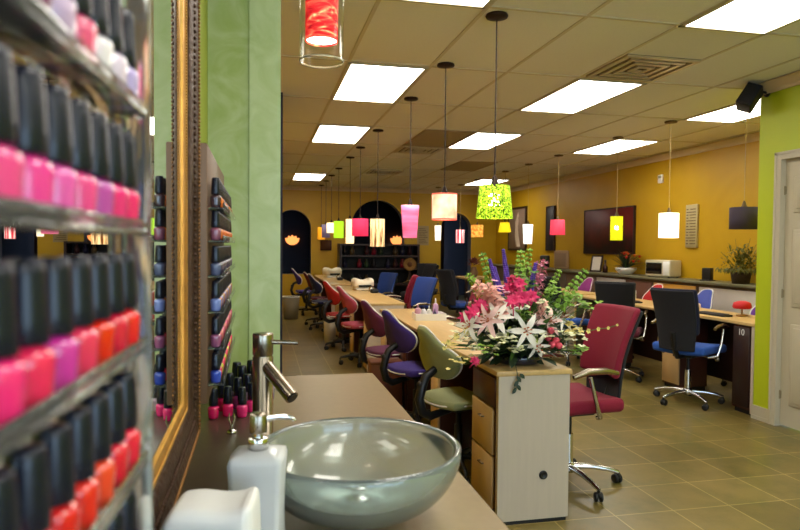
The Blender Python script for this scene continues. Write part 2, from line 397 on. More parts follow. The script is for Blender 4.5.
def holes(m, scale, thr, s2=1):
    """cut-out filigree: solid shade material with see-through holes"""
    nt = m.node_tree; b = nt.nodes['Principled BSDF']; tc = nt.nodes.new('ShaderNodeTexCoord')
    vo = nt.nodes.new('ShaderNodeTexNoise'); vo.inputs['Scale'].default_value = scale; vo.inputs['Detail'].default_value = 1; vo.inputs['Distortion'].default_value = .6
    mt = nt.nodes.new('ShaderNodeMath'); mt.operation = 'GREATER_THAN'; mt.inputs[1].default_value = thr
    nt.links.new(tc.outputs['Object'], vo.inputs['Vector']); nt.links.new(vo.outputs['Fac'], mt.inputs[0]); nt.links.new(mt.outputs[0], b.inputs['Alpha'])
    return m
limeSh = glow('lime_filigree_shade', rgb(180, 215, 20), 1.0, pattern=dict(scale=(1, 1, 1), n=105, dist=.8, ramp=[(.44, rgb(40, 84, 6)), (.5, rgb(160, 200, 20)), (.6, rgb(214, 240, 70))]))
holes(limeSh, 70, .42)
pe = rgb(255, 190, 150)
pendant(1.335, 3.5, 1.755, 1.565, .175, .215, limeSh, 'lime green pendant shade with cut-out floral filigree and visible bulb', bulb=True)
pendant(1.335, 4.53, 1.785, 1.6, .185, .185, glow('peach_shade', rgb(255, 196, 150), 1.35, pattern=dict(scale=(1, 1, 1), n=7, ramp=[(.35, rgb(255, 150, 110)), (.68, rgb(255, 222, 190))])), 'peach drum pendant shade with coral rims beside the lime filigree one', stripe=mat('coral_rim', rgb(240, 110, 90), .7, emit=rgb(240, 110, 90), es=.5))
pendant(1.335, 5.63, 1.77, 1.475, .165, .125, glow('hot_pink_shade', rgb(255, 60, 110), .85, pattern=dict(scale=(.5, .5, 3), n=3, ramp=[(.3, rgb(255, 60, 90)), (.55, rgb(255, 130, 180)), (.7, rgb(255, 200, 220))])), 'tall hot pink cone pendant shade tapering downward')
pendant(1.335, 7.27, 1.71, 1.39, .165, .165, glow('lantern_shade', rgb(255, 214, 160), 1.2, pattern=dict(scale=(6, 6, .4), n=10, ramp=[(.36, rgb(120, 70, 30)), (.5, rgb(255, 214, 150)), (.7, rgb(255, 236, 190))])), 'tall cream lantern pendant with brown bamboo stripes')
pendant(1.335, 8.58, 1.765, 1.53, .225, .225, glow('rose_shade', rgb(225, 50, 90), .9), 'wide rose red drum pendant shade next to the striped lantern')
pendant(1.335, 9.58, 1.80, 1.43, .125, .125, glow('cream_shade', rgb(255, 226, 170), 1.7), 'tall cream pendant shade behind the rose red drum')
pendant(1.335, 11.0, 1.82, 1.53, .17, .17, glow('lime_shade', rgb(170, 225, 40), 1.3), 'glowing lime green drum pendant in the distant row')
pendant(1.335, 12.13, 1.83, 1.64, .18, .18, glow('ivory_shade', rgb(255, 240, 190), 1.8), 'small ivory drum pendant beside the distant lime green one')
pendant(1.335, 13.19, 1.83, 1.56, .17, .17, mat('grey_violet_shade', rgb(110, 96, 120), .8, emit=rgb(110, 96, 120), es=.25), 'dull grey violet pendant shade in the distant row')
pendant(1.335, 14.2, 1.80, 1.53, .16, .16, glow('amber_shade', rgb(240, 160, 30), 1.0), 'amber pendant shade at the far end of the row')
# row above the second desk line
pendant(4.24, 4.9, 1.77, 1.575, .24, .24, mat('charcoal_purple_shade', rgb(70, 60, 76), .8), 'unlit charcoal purple drum pendant beside the green wall corner', dark=False)
pendant(4.24, 5.97, 1.77, 1.51, .2, .2, glow('white_shade', rgb(255, 250, 225), 2.2), 'bright white drum pendant in front of the tall cream wall sign', dark=False)
pendant(4.24, 6.98, 1.78, 1.49, .145, .145, holes(glow('yellow_filigree_shade', rgb(216, 214, 20), .8), 90, .42), 'slim yellow green filigree pendant in front of the dark red painting', dark=False, bulb=True)
pendant(4.24, 8.55, 1.80, 1.58, .2, .22, glow('coral_shade', rgb(226, 66, 90), .9), 'coral pink pendant shade between the two dark wall pictures', dark=False)
pendant(4.24, 9.6, 1.765, 1.45, .165, .135, glow('white_cone_shade', rgb(250, 250, 240), 1.6), 'white tapered pendant shade in front of the framed figure picture', dark=False)
pendant(4.24, 10.6, 1.83, 1.66, .16, .225, glow('yellow_shade', rgb(240, 214, 30), 1.1), 'small flared yellow pendant just under the lime filigree shade', dark=False)
pendant(4.24, 12.06, 1.83, 1.59, .24, .24, glow('orange_shade', rgb(245, 165, 50), 1.0, pattern=dict(scale=(1, 1, 1), n=22, ramp=[(.4, rgb(240, 130, 40)), (.6, rgb(250, 200, 90))])), 'mottled orange drum pendant between the third arch and lime filigree shade', dark=False)
pendant(4.24, 13.17, 1.76, 1.475, .18, .18, glow('white_red_shade', rgb(255, 235, 225), 1.4, pattern=dict(scale=(12, 12, .3), n=4, ramp=[(.42, rgb(220, 40, 60)), (.5, rgb(255, 235, 225)), (.8, rgb(255, 245, 235))])), 'white pendant shade with red edges in front of the third arch', dark=False)
pendant(3.95, 13.9, 1.87, 1.53, .15, .13, glow('pale_cone_shade', rgb(255, 246, 215), 1.6), 'pale tapered pendant shade beside the third arch', dark=False)

# red art-glass pendant over the sink
gp_ = thing('glass_pendant', 'red swirled art glass pendant inside a clear glass cylinder over the counter', 'pendant lamp', (.14, 1.5, ZC))
z0 = 1.827 - ZC
oc = MB().lathe([(.0505, z0 + .001), (.0515, z0 + .2)], n=48).build('outer_cylinder', glassm, gp_)
MB().lathe([(.0495, z0 + .002), (.0500, z0), (.0515, z0), (.052, z0 + .002), (.0515, z0 + .004), (.0500, z0 + .004), (.0495, z0 + .002)], n=48).build('glass_rim', mat('pale_rim_glass', rgb(220, 215, 180), .1, trans=.5), oc)
red = glow('red_art_glass', rgb(235, 40, 40), 1.0, pattern=dict(scale=(6, 6, 20), n=2.2, dist=2.5, ramp=[(.3, rgb(150, 8, 16)), (.5, rgb(236, 40, 44)), (.62, rgb(255, 110, 80)), (.72, rgb(255, 220, 150))]))
MB().lathe([(.036, z0 + .048), (.038, z0 + .048), (.038, z0 + .155), (.036, z0 + .155), (.036, z0 + .048)], n=32).build('art_glass_sleeve', red, gp_)
MB().lathe([(.001, z0 + .052), (.0355, z0 + .052), (.0355, z0 + .06), (.001, z0 + .06)], n=24).build('bulb_diffuser', mat('pendant_bulb', rgb(255, 240, 220), .5, emit=(1, .85, .65, 1), es=5), gp_)
MB().lathe([(.001, z0 + .155), (.0385, z0 + .155), (.0385, z0 + .162), (.02, z0 + .165), (.02, z0 + .24), (.012, z0 + .25), (.001, z0 + .25)], n=24).build('socket', nickel, gp_)
MB().lathe([(.02, z0 + .195), (.0535, z0 + .195), (.0535, z0 + .203), (.02, z0 + .203)], n=32).build('holder_plate', nickel, gp_)
MB().cyl((0, 0, z0 + .25), (0, 0, -.02), .003, n=6).build('cord', mat('dark_cord', rgb(40, 28, 24)), gp_)
MB().lathe([(.001, -.025), (.06, -.02), (.062, 0)], n=20).build('canopy', nickel, gp_)

# ------------------------------------------------------------------ sink counter
CT = .86
ctr = thing('sink_counter', 'long taupe laminate vanity counter along the mirror wall', 'counter', (0, 0, 0))
topm = mat('taupe_counter_laminate', rgb(142, 121, 84), .34, noise=.12, nscale=45)
MB().rbox(XW + .002, .47, -1.2, 2.643, CT - .04, CT, .006, 2).build('worktop', topm, ctr)
plabel(MB().box(XW + .004, .004, -1.19, 2.64, CT - .001, CT + .0008).build('dark_reflection_strip', mat('reflection_brown', rgb(74, 58, 47), .3, noise=.25, nscale=30), ctr), 'dark brown reflection painted along the wall side')  # brown strip stands in for the mirror frame's dark reflection in the worktop
cb = MB().box(XW + .002, .42, -1.18, 2.62, .1, CT - .04); cb.box(XW + .002, .36, -1.18, 2.60, 0, .1)
cb.build('cabinet_body', darkw, ctr)
for k in range(5):
    y0 = -1.16 + k * .756
    d = MB().rbox(.42, .438, y0 + .01, y0 + .746, .13, CT - .06, .004, 1).build('cabinet_door', walnut, ctr)
    MB().tube([(.438, y0 + .66, .62), (.458, y0 + .66, .62), (.458, y0 + .66, .74), (.438, y0 + .66, .74)], .005, 8).build('handle', nickel, d)

# glass vessel sink
sg = mat('frosted_green_glass', rgb(226, 242, 236), .13, trans=.82, ior=1.36, bump=.015, nscale=14, coat=.5)
sk = thing('vessel_sink', 'round frosted green glass vessel sink on the counter', 'sink', (.192, 1.235, CT + .001))
Rr, H = .203, .142
out = []; inn = []
for k in range(15):
    t_ = k / 14; a = t_ * PI * .5
    out.append((.045 + (Rr - .045) * math.sin(a) ** .86, .012 + (H - .012) * (1 - math.cos(a)) ** .95))
    inn.append((.02 + (Rr - .033) * math.sin(a) ** .86, .026 + (H - .026) * (1 - math.cos(a)) ** .95))
prof = [(.001, .012)] + out + [(Rr - .006, H + .004)] + inn[::-1] + [(.001, .026)]
MB().lathe(prof, n=72).build('bowl', sg, sk)
MB().lathe([(.001, 0), (.045, 0), (.047, .012), (.001, .012)], n=32).build('mounting_ring', nickel, sk)
MB().lathe([(.001, .034), (.012, .033), (.024, .030), (.028, .027), (.02, .0262), (.001, .0262)], n=24).build('drain', chrome, sk)

# faucet
fa = thing('vessel_faucet', 'tall brushed nickel single lever faucet behind the glass sink', 'faucet', (.008, 1.66, CT + .001))
MB().lathe([(.001, 0), (.034, 0), (.034, .008), (.0262, .012), (.0262, .25), (.024, .253), (.024, .256), (.0262, .259), (.0262, .308), (.025, .312), (.001, .312)], n=32).build('faucet_body', nickel, fa)
d_ = V((.58, -.72, -.62)).normalized(); p0 = V((0, 0, .238))
fs = MB().tube([p0, p0 + d_ * .135], [0.0175, .0175], 20).build('spout', nickel, fa)
MB().cyl(p0 + d_ * .1352, p0 + d_ * .138, .0135, n=18).build('aerator', mat('black_aerator', rgb(30, 26, 24), .5), fs)
hd = V((.9, -.2, -.02)).normalized()
MB().tube([V((0, 0, .29)), V((0, 0, .29)) + hd * .055, V((0, 0, .29)) + hd * .09], [.0065, .006, .0055], 12).build('lever', nickel, fa)

# soap dispenser
sd = thing('soap_dispenser', 'square frosted white soap dispenser with a chrome pump beside the sink', 'soap dispenser', (-.002, 1.05, CT + .001), rad(-10))
def waist(p):
    z = p.z / .2; k = 1 - .10 * math.sin(PI * min(1, max(0, z)))
    return (p.x * k, p.y * k, p.z)
body = MB()
bb = bmesh.new(); bmesh.ops.create_grid(bb, x_segments=1, y_segments=1, size=1); bb.free()
profp = [(.001, 0), (.036, 0), (.04, .006)] + [(.046 * (1 - .11 * math.sin(PI * (k + .5) / 11)), .006 + .185 * k / 10) for k in range(11)] + [(.043, .199), (.03, .204), (.016, .207), (.001, .207)]
body.lathe(profp, n=48, sq=.72)
body.build('bottle_body', mat('frosted_white_glass', rgb(240, 242, 242), .3, trans=.3, ior=1.2, coat=.3), sd)
MB().lathe([(.001, .01), (.034, .01)] + [(.041 * (1 - .11 * math.sin(PI * (k + .5) / 11)), .008 + .185 * k / 10) for k in range(6)] + [(.001, .101)], n=40, sq=.7).build('liquid_soap', mat('pearl_soap', rgb(232, 234, 236), .4), sd)
MB().lathe([(.001, .207), (.0165, .207), (.0165, .224), (.015, .226), (.001, .226)], n=24).build('collar', chrome, sd)
MB().cyl((0, 0, .226), (0, 0, .236), .008, n=14).build('pump_stem', chrome, sd)
pm = MB().lathe([(.001, .234), (.0138, .234), (.0142, .236), (.0142, .262), (.013, .265), (.001, .265)], n=24)
pm.build('pump_head', nickel, sd)
MB().tube([(0, 0, .254), (.03, .012, .256), (.05, .02, .2525), (.056, .0224, .246)], [.006, .005, .004, .0035], 10).build('nozzle', chrome, sd)

# white ceramic
wc = tag(MB().rbox(-.062, .062, -.05, .05, 0, .182, .02, 4, fn=lambda p: (p.x * (1 + .06 * math.sin(p.z * 18)), p.y, p.z + (p.z / .182) * (-.006 * math.sin(p.x * 50) + .016 * (p.x / .062) ** 3)), cuts=2)
    .build('ceramic_holder', mat('white_ceramic', rgb(236, 234, 230), .4), loc=(-.066, .915, CT + .001), rz=rad(-8)), 'white ceramic holder with a wavy rounded top in front of the mirror frame', 'ceramic holder')
ss = wc.modifiers.new('s', 'SUBSURF'); ss.levels = 1; ss.render_levels = 1

# small silver pronged stand
st = thing('nail_clipper_stand', 'small silver stand with two slim prongs in front of the pink bottles', 'stand', (-.078, 1.86, CT + .001))
MB().lathe([(.001, 0), (.014, 0), (.015, .003), (.012, .008), (.006, .011), (.001, .012)], n=20).build('stand_base', chrome, st)
for a in (-1, 1): MB().tube([(0, 0, .008), (a * .002, 0, .02), (a * .008, 0, .04), (a * .006, 0, .058)], [.003, .003, .0028, .001], 8).build('prong', chrome, st)

# ------------------------------------------------------------------ framed mirror
mr = thing('framed_mirror', 'large wall mirror in an ornate gold and dark bronze frame', 'mirror', (0, 0, 0))
mx, my0, my1, mz0, mz1 = -.163, -1.0, 1.43, 1.05, 2.45
MB().box(mx - .02, mx, my0 - .01, my1 + .01, mz0 - .01, mz1 + .01).build('mirror_glass', mat('silver_mirror', rgb(226, 230, 226), .0, 1), mr)
goldm = mat('antique_gold', rgb(206, 156, 76), .36, .8, noise=.3, nscale=40)
carvm = mat('dark_bronze_carving', rgb(70, 46, 30), .42, .55, noise=.5, nscale=70, bump=.6)
def ring(prof):
    """frame moulding: prof = (outward offset, height above mirror); mitred rectangle"""
    vs = []; k = len(prof)
    for cy, cz in ((-1, -1), (1, -1), (1, 1), (-1, 1)):
        for o, h in prof:
            vs.append((mx + h, (my1 + o) if cy > 0 else (my0 - o), (mz1 + o) if cz > 0 else (mz0 - o)))
    return vs, [(i * k + j, i * k + j + 1, ((i + 1) % 4) * k + j + 1, ((i + 1) % 4) * k + j) for i in range(4) for j in range(k - 1)]
f1 = MB(); f1.add(*ring([(-.006, 0), (-.006, .003), (-.002, .005), (.004, .006), (.009, .0095), (.012, .0105)]), smooth=True)
f1.build('gold_inner_moulding', goldm, mr)
f2 = MB(); f2.add(*ring([(.012, .0105), (.014, .014), (.02, .018), (.03, .0195), (.045, .021), (.052, .0235), (.062, .024), (.068, .0265), (.075, .0275), (.082, .0265), (.086, .022), (.086, -.041)]), smooth=True)
f2.build('carved_outer_moulding', carvm, mr)
bd = MB()
def beads(o, h, r, step, mb):
    y = my0 - o
    n_ = int((my1 - my0 + 2 * o) / step)
    for i in range(n_):
        yy = my0 - o + (i + .5) * step
        if yy > .2: mb.ball((mx + h, yy, mz0 - o), r, 6)
    n_ = int((mz1 - mz0 + 2 * o) / step)
    for i in range(n_): mb.ball((mx + h, my1 + o, mz0 - o + (i + .5) * step), r, 6)
beads(.075, .028, .004, .0085, bd); bd.build('rope_beading', mat('worn_gold_bead', rgb(134, 92, 46), .4, .7), mr)
bd = MB(); beads(.008, .009, .002, .0065, bd); bd.build('inner_beading', goldm, mr)
bd = MB(); beads(.044, .022, .0045, .014, bd); bd.build('carved_leaf_beading', carvm, mr)

# ------------------------------------------------------------------ nail polish bottles
def bottle_mesh():
    g = MB().lathe([(.001, 0), (.0118, 0), (.0132, .0015), (.0142, .008), (.0152, .022), (.0156, .028), (.0148, .0315), (.0115, .034), (.0062, .0355), (.0062, .038), (.001, .038)], n=20, sq=.14)
    c = MB().lathe([(.001, .0365), (.0122, .0365), (.0128, .038), (.0126, .05), (.0114, .075), (.0104, .083), (.0092, .0845), (.001, .0848)], n=18)
    return g.mesh('nail_polish_bottle', blackp), c.mesh('cap', blackg)
BG, BC = bottle_mesh()
def polish(c, kind='cream'):
    nm = 'polish_%d_%d_%d_%s' % (*c, kind)
    if kind == 'glow': return mat(nm, rgb(*c), .18, coat=.6)
    return mat(nm, rgb(*c), .15, coat=.7)
proto = bpy.data.objects.new('nail_polish_bottle', BG); pc = bpy.data.objects.new('cap', BC); pc.parent = proto
ORD = ['first', 'second', 'third', 'fourth', 'fifth', 'sixth', 'seventh', 'eighth', 'ninth', 'tenth', 'eleventh', 'twelfth', 'thirteenth', 'fourteenth', 'fifteenth']
nb = [0]
def bottle(p, col, label, group, rz=0, s=1):
    if nb[0] == 0:
        o = proto; COL.objects.link(o); COL.objects.link(pc)
    else:
        o = proto.copy(); COL.objects.link(o); k = pc.copy(); COL.objects.link(k); k.parent = o
    nb[0] += 1
    o.location = p; o.rotation_euler = (0, 0, rz); o.scale = (s, s, s)
    face_slot(o, polish(col)); tag(o, label, 'nail polish', group)
    return o
def cname(c):
    r, g_, b_ = c
    names = dict(red=(205, 30, 40), crimson=(190, 20, 60), scarlet=(225, 50, 30), coral=(240, 90, 80), hot_pink=(240, 40, 120), pink=(235, 90, 150), pale_pink=(240, 170, 180), magenta=(200, 40, 140), orchid=(180, 80, 170),
        lilac=(190, 170, 215), white=(235, 230, 230), plum=(80, 30, 50), mauve=(150, 80, 100), slate=(90, 95, 120), periwinkle=(120, 130, 190), blue=(60, 80, 170), orange=(240, 120, 40), brown=(80, 52, 44), peach=(245, 170, 140), green=(120, 170, 60), yellow=(225, 200, 60), black=(25, 22, 25), grey=(130, 124, 130))
    return min(names, key=lambda k: sum((a - b2) ** 2 for a, b2 in zip(names[k], c))).replace('_', ' ')

# clear display stand close to the lens
ang = rad(2.7); DS = .85
DE = V((-.1 * DS, .62 * DS, CT))
disp = thing('acrylic_display', 'tall clear acrylic polish display standing on the counter before the mirror', 'display stand', DE, -ang)
LV = [.118, .012, -.094, -.2, -.306, -.412, -.518]
zz = [1.4 + v * DS - CT for v in LV]
DX0, DX1, DL = -.030, 0.0, .335
for z in zz:
    o = MB().rbox(DX0, DX1, -DL, 0, z - .004, z, .001, 1).build('shelf', acryl, disp)
    MB().rbox(DX1 - .003, DX1, -DL, 0, z, z + .008, .001, 1).build('shelf_lip', acryl, o)
MB().rbox(DX0, DX1 + .002, 0, .004, 0, zz[0] + .1, .001, 1).build('side_panel', acryl, disp)
MB().rbox(DX0, DX1 + .002, -DL - .004, -DL, 0, zz[0] + .1, .001, 1).build('side_panel', acryl, disp)
T = M.Translation(DE) @ M.Rotation(-ang, 4, 'Z')
rows = [
 [(190, 170, 215), (225, 205, 220), (235, 225, 225), (235, 90, 130), (200, 170, 200), (120, 60, 90), (190, 120, 150), (90, 60, 80), (210, 180, 190)],
 [(240, 30, 110), (236, 40, 120), (190, 70, 160), (238, 70, 140), (232, 90, 170), (242, 60, 150), (240, 70, 140), (245, 130, 130), (240, 150, 150)],
 [(232, 30, 40), (214, 24, 60), (224, 40, 20), (230, 50, 90), (205, 50, 150), (238, 40, 90), (245, 40, 120), (238, 60, 80), (236, 70, 90)],
 [(226, 30, 60), (216, 24, 50), (232, 70, 40), (222, 40, 30), (214, 30, 30), (206, 24, 44), (230, 60, 40), (200, 20, 40), (214, 30, 50)],
 [(150, 20, 40), (140, 16, 30), (160, 30, 60), (120, 16, 40)]]
tiers = ['top tier', 'second tier', 'third tier', 'fourth tier', 'fifth tier']
for i, rw_ in enumerate(rows):
    for k, c in enumerate(rw_):
        p = T @ V((-.0155, -.019 - .0352 * k, zz[i] + .0006))
        bottle(p, c, f'{cname(c)} nail polish, {ORD[k]} from the mirror end, acrylic display {tiers[i]}', 'polish bottles on the acrylic display', R.uniform(-.3, .3), DS)

# wooden wall rack beyond the mirror
rk = thing('polish_rack', 'brown wood wall rack with clear polish shelves beyond the mirror', 'rack', (XW + .001, 1.52, 1.03))
xb, xs_ = -.119 - XW, -.082 - XW
RT = 1.4 + .232 - 1.03
MB().rbox(0, xb, 0, .7, 0, RT, .003, 1).build('backboard', mat('brown_rack_wood', rgb(112, 84, 62), .5, noise=.2, nscale=10, stretch=(1, 1, .15)), rk)
vlev = [208, 240.6, 275.6, 311, 347, 383]
for z in [.0854 - (v - 208) * .002345 for v in vlev]:
    zr = z + 1.4 - 1.03
    sh = MB().rbox(xb, xs_, .004, .696, zr - .004, zr, .0008, 1).build('shelf', acryl, rk)
    MB().rbox(xs_ - .003, xs_, .004, .696, zr, zr + .012, .0008, 1).build('shelf_lip', acryl, sh)
first = [(74, 48, 52), (150, 84, 104), (84, 92, 124), (120, 136, 196), (150, 80, 116), (50, 76, 176)]
then = [[(232, 110, 40), (236, 120, 50), (190, 80, 40), (90, 50, 40)], [(236, 120, 40), (226, 110, 50), (210, 90, 60)], [(70, 70, 96), (96, 90, 110), (110, 80, 100)], [(180, 110, 60), (120, 110, 160), (160, 120, 90)], [(190, 70, 90), (220, 120, 110), (230, 90, 130)], [(230, 50, 90), (200, 200, 60), (235, 60, 100)]]
for i, v in enumerate(vlev):
    z = .0854 - (v - 208) * .002345 + 1.4
    for k in range(14):
        c = first[i] if k == 0 else then[i][(k - 1) % len(then[i])]
        bottle((-.1009, 1.542 + .0465 * k, z + .0008), c, f'{cname(c)} nail polish, {ORD[k]} from the mirror on the wood rack, {ORD[i]} shelf down', 'polish bottles on the wood rack', R.uniform(-.3, .3), .82)
# loose bottles on the counter below the rack
loose = [(-.14, 2.03, (238, 30, 110)), (-.098, 2.05, (240, 36, 116)), (-.054, 2.03, (244, 44, 130)), (-.025, 2.09, (236, 50, 130)), (-.12, 2.12, (210, 30, 90)), (-.07, 2.14, (120, 40, 90)), (-.04, 2.19, (150, 120, 140)),
         (.0, 2.16, (180, 160, 170)), (-.1, 2.22, (60, 40, 60)), (-.06, 2.26, (70, 60, 90)), (-.015, 2.25, (90, 50, 80)), (.03, 2.24, (120, 110, 130)), (-.08, 2.33, (60, 30, 40)), (-.03, 2.36, (50, 50, 70)), (.02, 2.34, (90, 40, 60))]
for k, (x, y, c) in enumerate(loose):
    where = ['front row end by the rack board', 'front row middle, behind the silver stand', 'front row end by the faucet', 'just behind the front trio', 'tucked under the rack'][k] if k < 5 else ORD[k - 5] + ' of the rear cluster under the rack'
    bottle((x, y, CT + .0012), c, f'{cname(c)} nail polish on the counter, {where}', 'polish bottles on the counter', R.uniform(-.4, .4), 1.1 if k < 4 else 1.2 if k < 9 else 1.4)

# ------------------------------------------------------------------ manicure tables (first row)
def text_mesh(txt, size, depth):
    cu = bpy.data.curves.new('digits', 'FONT'); cu.body = txt; cu.size = size; cu.extrude = depth; cu.align_x = 'CENTER'; cu.align_y = 'CENTER'
    o = bpy.data.objects.new('digits', cu); COL.objects.link(o)
    me = bpy.data.meshes.new_from_object(o); bpy.data.objects.remove(o)
    return me
def table(name, x0, x1, y0, y1, peds, lb, face=-1, end_near=True, grommet=False, group=None, top=.78):
    """long table along y; pedestals peds=(ya,yb,style); drawers face -x"""
    r = thing(name, lb, 'table', (x0, y0, 0), group=group)
    w = x1 - x0; L = y1 - y0; zt = top - .026
    MB().rbox(-.012, w + .012, -.004, L + .004, zt, top, .004, 2).build('tabletop', oak, r)
    for nm, ya, ok in (('end_panel', 0, end_near), ('end_panel', L - .03, True)):
        p = MB().box(.0, w, ya, ya + .03, .02, zt)
        e = p.build(nm, oakp if ya == 0 else oak, r)
        if ya == 0 and grommet:
            MB().lathe([(.001, .004), (.012, .004), (.016, .008), (.021, .008), (.023, .0), (.001, 0)], n=24, T=M.Translation((.245, 0, .245)) @ M.Rotation(PI / 2, 4, 'X')).build('cable_grommet', blackp, e)
        MB().box(.01, w - .01, ya + .004, ya + .026, 0, .02).build('plinth', blackp, e)
    MB().box(w * .85, w * .85 + .02, .03, L - .03, .12, zt).build('modesty_panel', darkw, r)
    for ya, yb, stl in peds:
        a, b_ = ya - y0, yb - y0
        c = MB().box(.012, w * .62, a, b_, .04, zt).build('pedestal', walnut, r)
        MB().box(.03, w * .6, a + .01, b_ - .01, 0, .04).build('plinth', blackp, c)
        if stl == 'drawers':
            MB().rbox(-.004, .012, a + .004, b_ - .02, .585, .735, .003, 1).build('drawer', walnut, c)
            for z0_, z1_ in ((.335, .575), (.06, .325)):
                d = MB().rbox(-.004, .012, a + .035, b_ - .012, z0_, z1_, .003, 1).build('drawer', tan, c)
                ym = (a + b_) / 2; zm = z1_ - .07
                MB().tube([(-.004, ym - .025, zm), (-.018, ym - .025, zm), (-.018, ym + .025, zm), (-.004, ym + .025, zm)], .004, 8).build('handle', nickel, d)
        elif stl == 'tan':
            MB().rbox(-.004, .012, a + .01, b_ - .01, .06, .57, .003, 1).build('door', tan, c)
            MB().rbox(-.004, .012, a + .01, b_ - .01, .585, .735, .003, 1).build('drawer', walnut, c)
        else:
            MB().rbox(-.004, .012, a + .01, b_ - .01, .06, .735, .003, 1).build('door', darkw if stl == 'dark' else walnut, c)
    return r
table('manicure_table', 1.16, 1.545, 2.95, 6.1, [(2.99, 3.35, 'drawers'), (4.02, 4.22, 'tan'), (4.98, 5.2, 'walnut'), (5.84, 6.06, 'tan')],
      'long light oak manicure table with the pale end panel and flower arrangement', grommet=True, group='manicure tables in the first row')
table('manicure_table', 1.13, 1.53, 6.7, 9.7, [(6.74, 6.95, 'tan'), (7.75, 8.05, 'drawers'), (9.3, 9.6, 'tan')], 'light oak manicure table carrying the white nail dryer, second in the row', group='manicure tables in the first row')
table('manicure_table', 1.12, 1.5, 10.1, 13.3, [(12.0, 12.3, 'tan')], 'light oak manicure table at the end of the row towards the arched niche', group='manicure tables in the first row')
dk = table('manicure_table', 4.0, 4.5, 4.475, 7.55, [(4.515, 4.72, 'dark'), (5.42, 5.70, 'tan'), (6.7, 6.9, 'tan'), (7.2, 7.5, 'dark')],
      'dark fronted manicure table numbered 10 beside the green wall', group='manicure tables along the yellow wall')
nm = bpy.data.objects.new('number_sticker', text_mesh('10', .075, .001)); COL.objects.link(nm); nm.parent = dk
nm.data.materials.append(white); nm.location = (-.0055, .14, .69); nm.rotation_euler = (PI / 2, 0, -PI / 2); plabel(nm, 'white number 10')
table('manicure_table', 4.0, 4.5, 7.75, 10.8, [(8.35, 8.6, 'dark'), (9.0, 9.3, 'tan'), (10.4, 10.7, 'dark')], 'dark fronted manicure table along the yellow wall behind the flowers', group='manicure tables along the yellow wall')

# ------------------------------------------------------------------ ledge along yellow wall
lg = thing('wall_ledge', 'long grey green stone topped ledge running along the yellow wall', 'ledge', (5.25, 4.475, 0))
stone = mat('grey_green_stone', rgb(112, 110, 84), .4, noise=.25, nscale=40)
MB().rbox(-.03, .37, 0, 9.5, .965, 1.0, .006, 2).build('ledge_top', stone, lg)
MB().box(.02, .37, 0, 9.5, 0, .965).build('ledge_body', mat('ledge_brown', rgb(104, 82, 62), .6), lg)
for ya, yb, cl, nmx in ((4.5, 5.8, (84, 70, 78), 'plum grey'), (5.85, 6.78, (196, 186, 176), 'white'), (6.85, 7.7, (206, 150, 50), 'amber'), (7.75, 8.35, (100, 62, 46), 'brown'), (8.4, 9.2, (190, 184, 176), 'white'), (9.25, 10.2, (110, 84, 66), 'brown'), (10.25, 13.9, (90, 74, 60), 'brown')):
    q = MB().rbox(0, .02, ya - 4.475, yb - 4.475, .3, .93, .004, 1).build('front_panel', mat('panel_%d_%d_%d' % cl, rgb(*cl), .5, noise=.06, nscale=8), lg)
    plabel(q, nmx + ' front panel')

# ------------------------------------------------------------------ technician chairs
def arm_curve(y):
    m = MB()
    pts = [(-.10, y * .86, .50), (-.05, y, .50), (.02, y * 1.04, .58), (.05, y * 1.05, .66), (.04, y * 1.05, .705)]
    return m.tube(pts, [.012] * 5, 8)
def tech_chair(lb, x, y, rz, fr, bk_, seat, sc=1.0, group='high-back technician chairs'):
    """faces local +X"""
    r = thing('task_chair', lb, 'chair', (x, y, 0), rz, group); r.scale = (sc,) * 3
    star_base(r, chrome, .30)
    MB().tube([(0, 0, .10), (0, 0, .30)], [.028, .026], 14).build('gas_column', chrome, r)
    MB().tube([(0, 0, .30), (0, 0, .44)], [.016, .016], 10).build('piston', blackp, r)
    pl = MB().rbox(-.12, .10, -.09, .09, .42, .455, .01, 2); pl.tube([(-.10, 0, .435), (-.21, 0, .44), (-.265, 0, .52), (-.30, 0, .66)], [.024, .024, .022, .02], 8)
    pl.build('seat_mechanism', blackp, r)
    MB().tube([(0, -.08, .44), (.02, -.24, .43)], .006, 8).lathe([(.001, -.02), (.022, -.018), (.026, 0), (.022, .018), (.001, .02)], n=14, T=M.Translation((.02, -.25, .43)) @ M.Rotation(PI / 2, 4, 'X')).build('tilt_lever', nickel, r)
    def sf(p): return (p.x, p.y, p.z + .015 * (p.y / .24) ** 2 - .02 * max(0, (p.x - .12) / .14) ** 2 * 1.0)
    MB().rbox(-.22, .26, -.24, .24, .455, .535, .032, 4, fn=sf, cuts=2).build('seat', seat, r)
    th = rad(14)
    def bf(f, t):
        def g_(p):
            z = p.z; u = (z - .55) / .52
            w = .80 + .22 * u - .06 * u * u
            x_ = -.235 - (z - .5) * math.tan(th) + p.x + .05 * (p.y / .22) ** 2 * 1.0 + .03 * math.sin(PI * u * 1.1)
            return (x_, p.y * w, z)
        return g_
    MB().rbox(-.012, .038, -.215, .215, .645, 1.05, .022, 4, fn=bf(1, 0), cuts=3).build('backrest', fr, r)
    MB().rbox(-.034, -.010, -.205, .205, 0.50, 1.035, .011, 3, fn=bf(1, 0), cuts=3).build('back_cover', bk_, r)
    for a in (-1, 1):
        ar = MB().tube([(-.06, a * .2, .44), (-.03, a * .27, .46), (.01, a * .285, .56), (.045, a * .285, .69)], [.013, .013, .012, .011], 8).build('armrest', chrome, r)
        MB().tube([(-.13, a * .285, .705), (-.05, a * .285, .722), (.06, a * .285, .722), (.15, a * .285, .695)], [.012, .02, .02, .013], 10).build('arm_pad', nickel, ar)
    return r
_cast = None
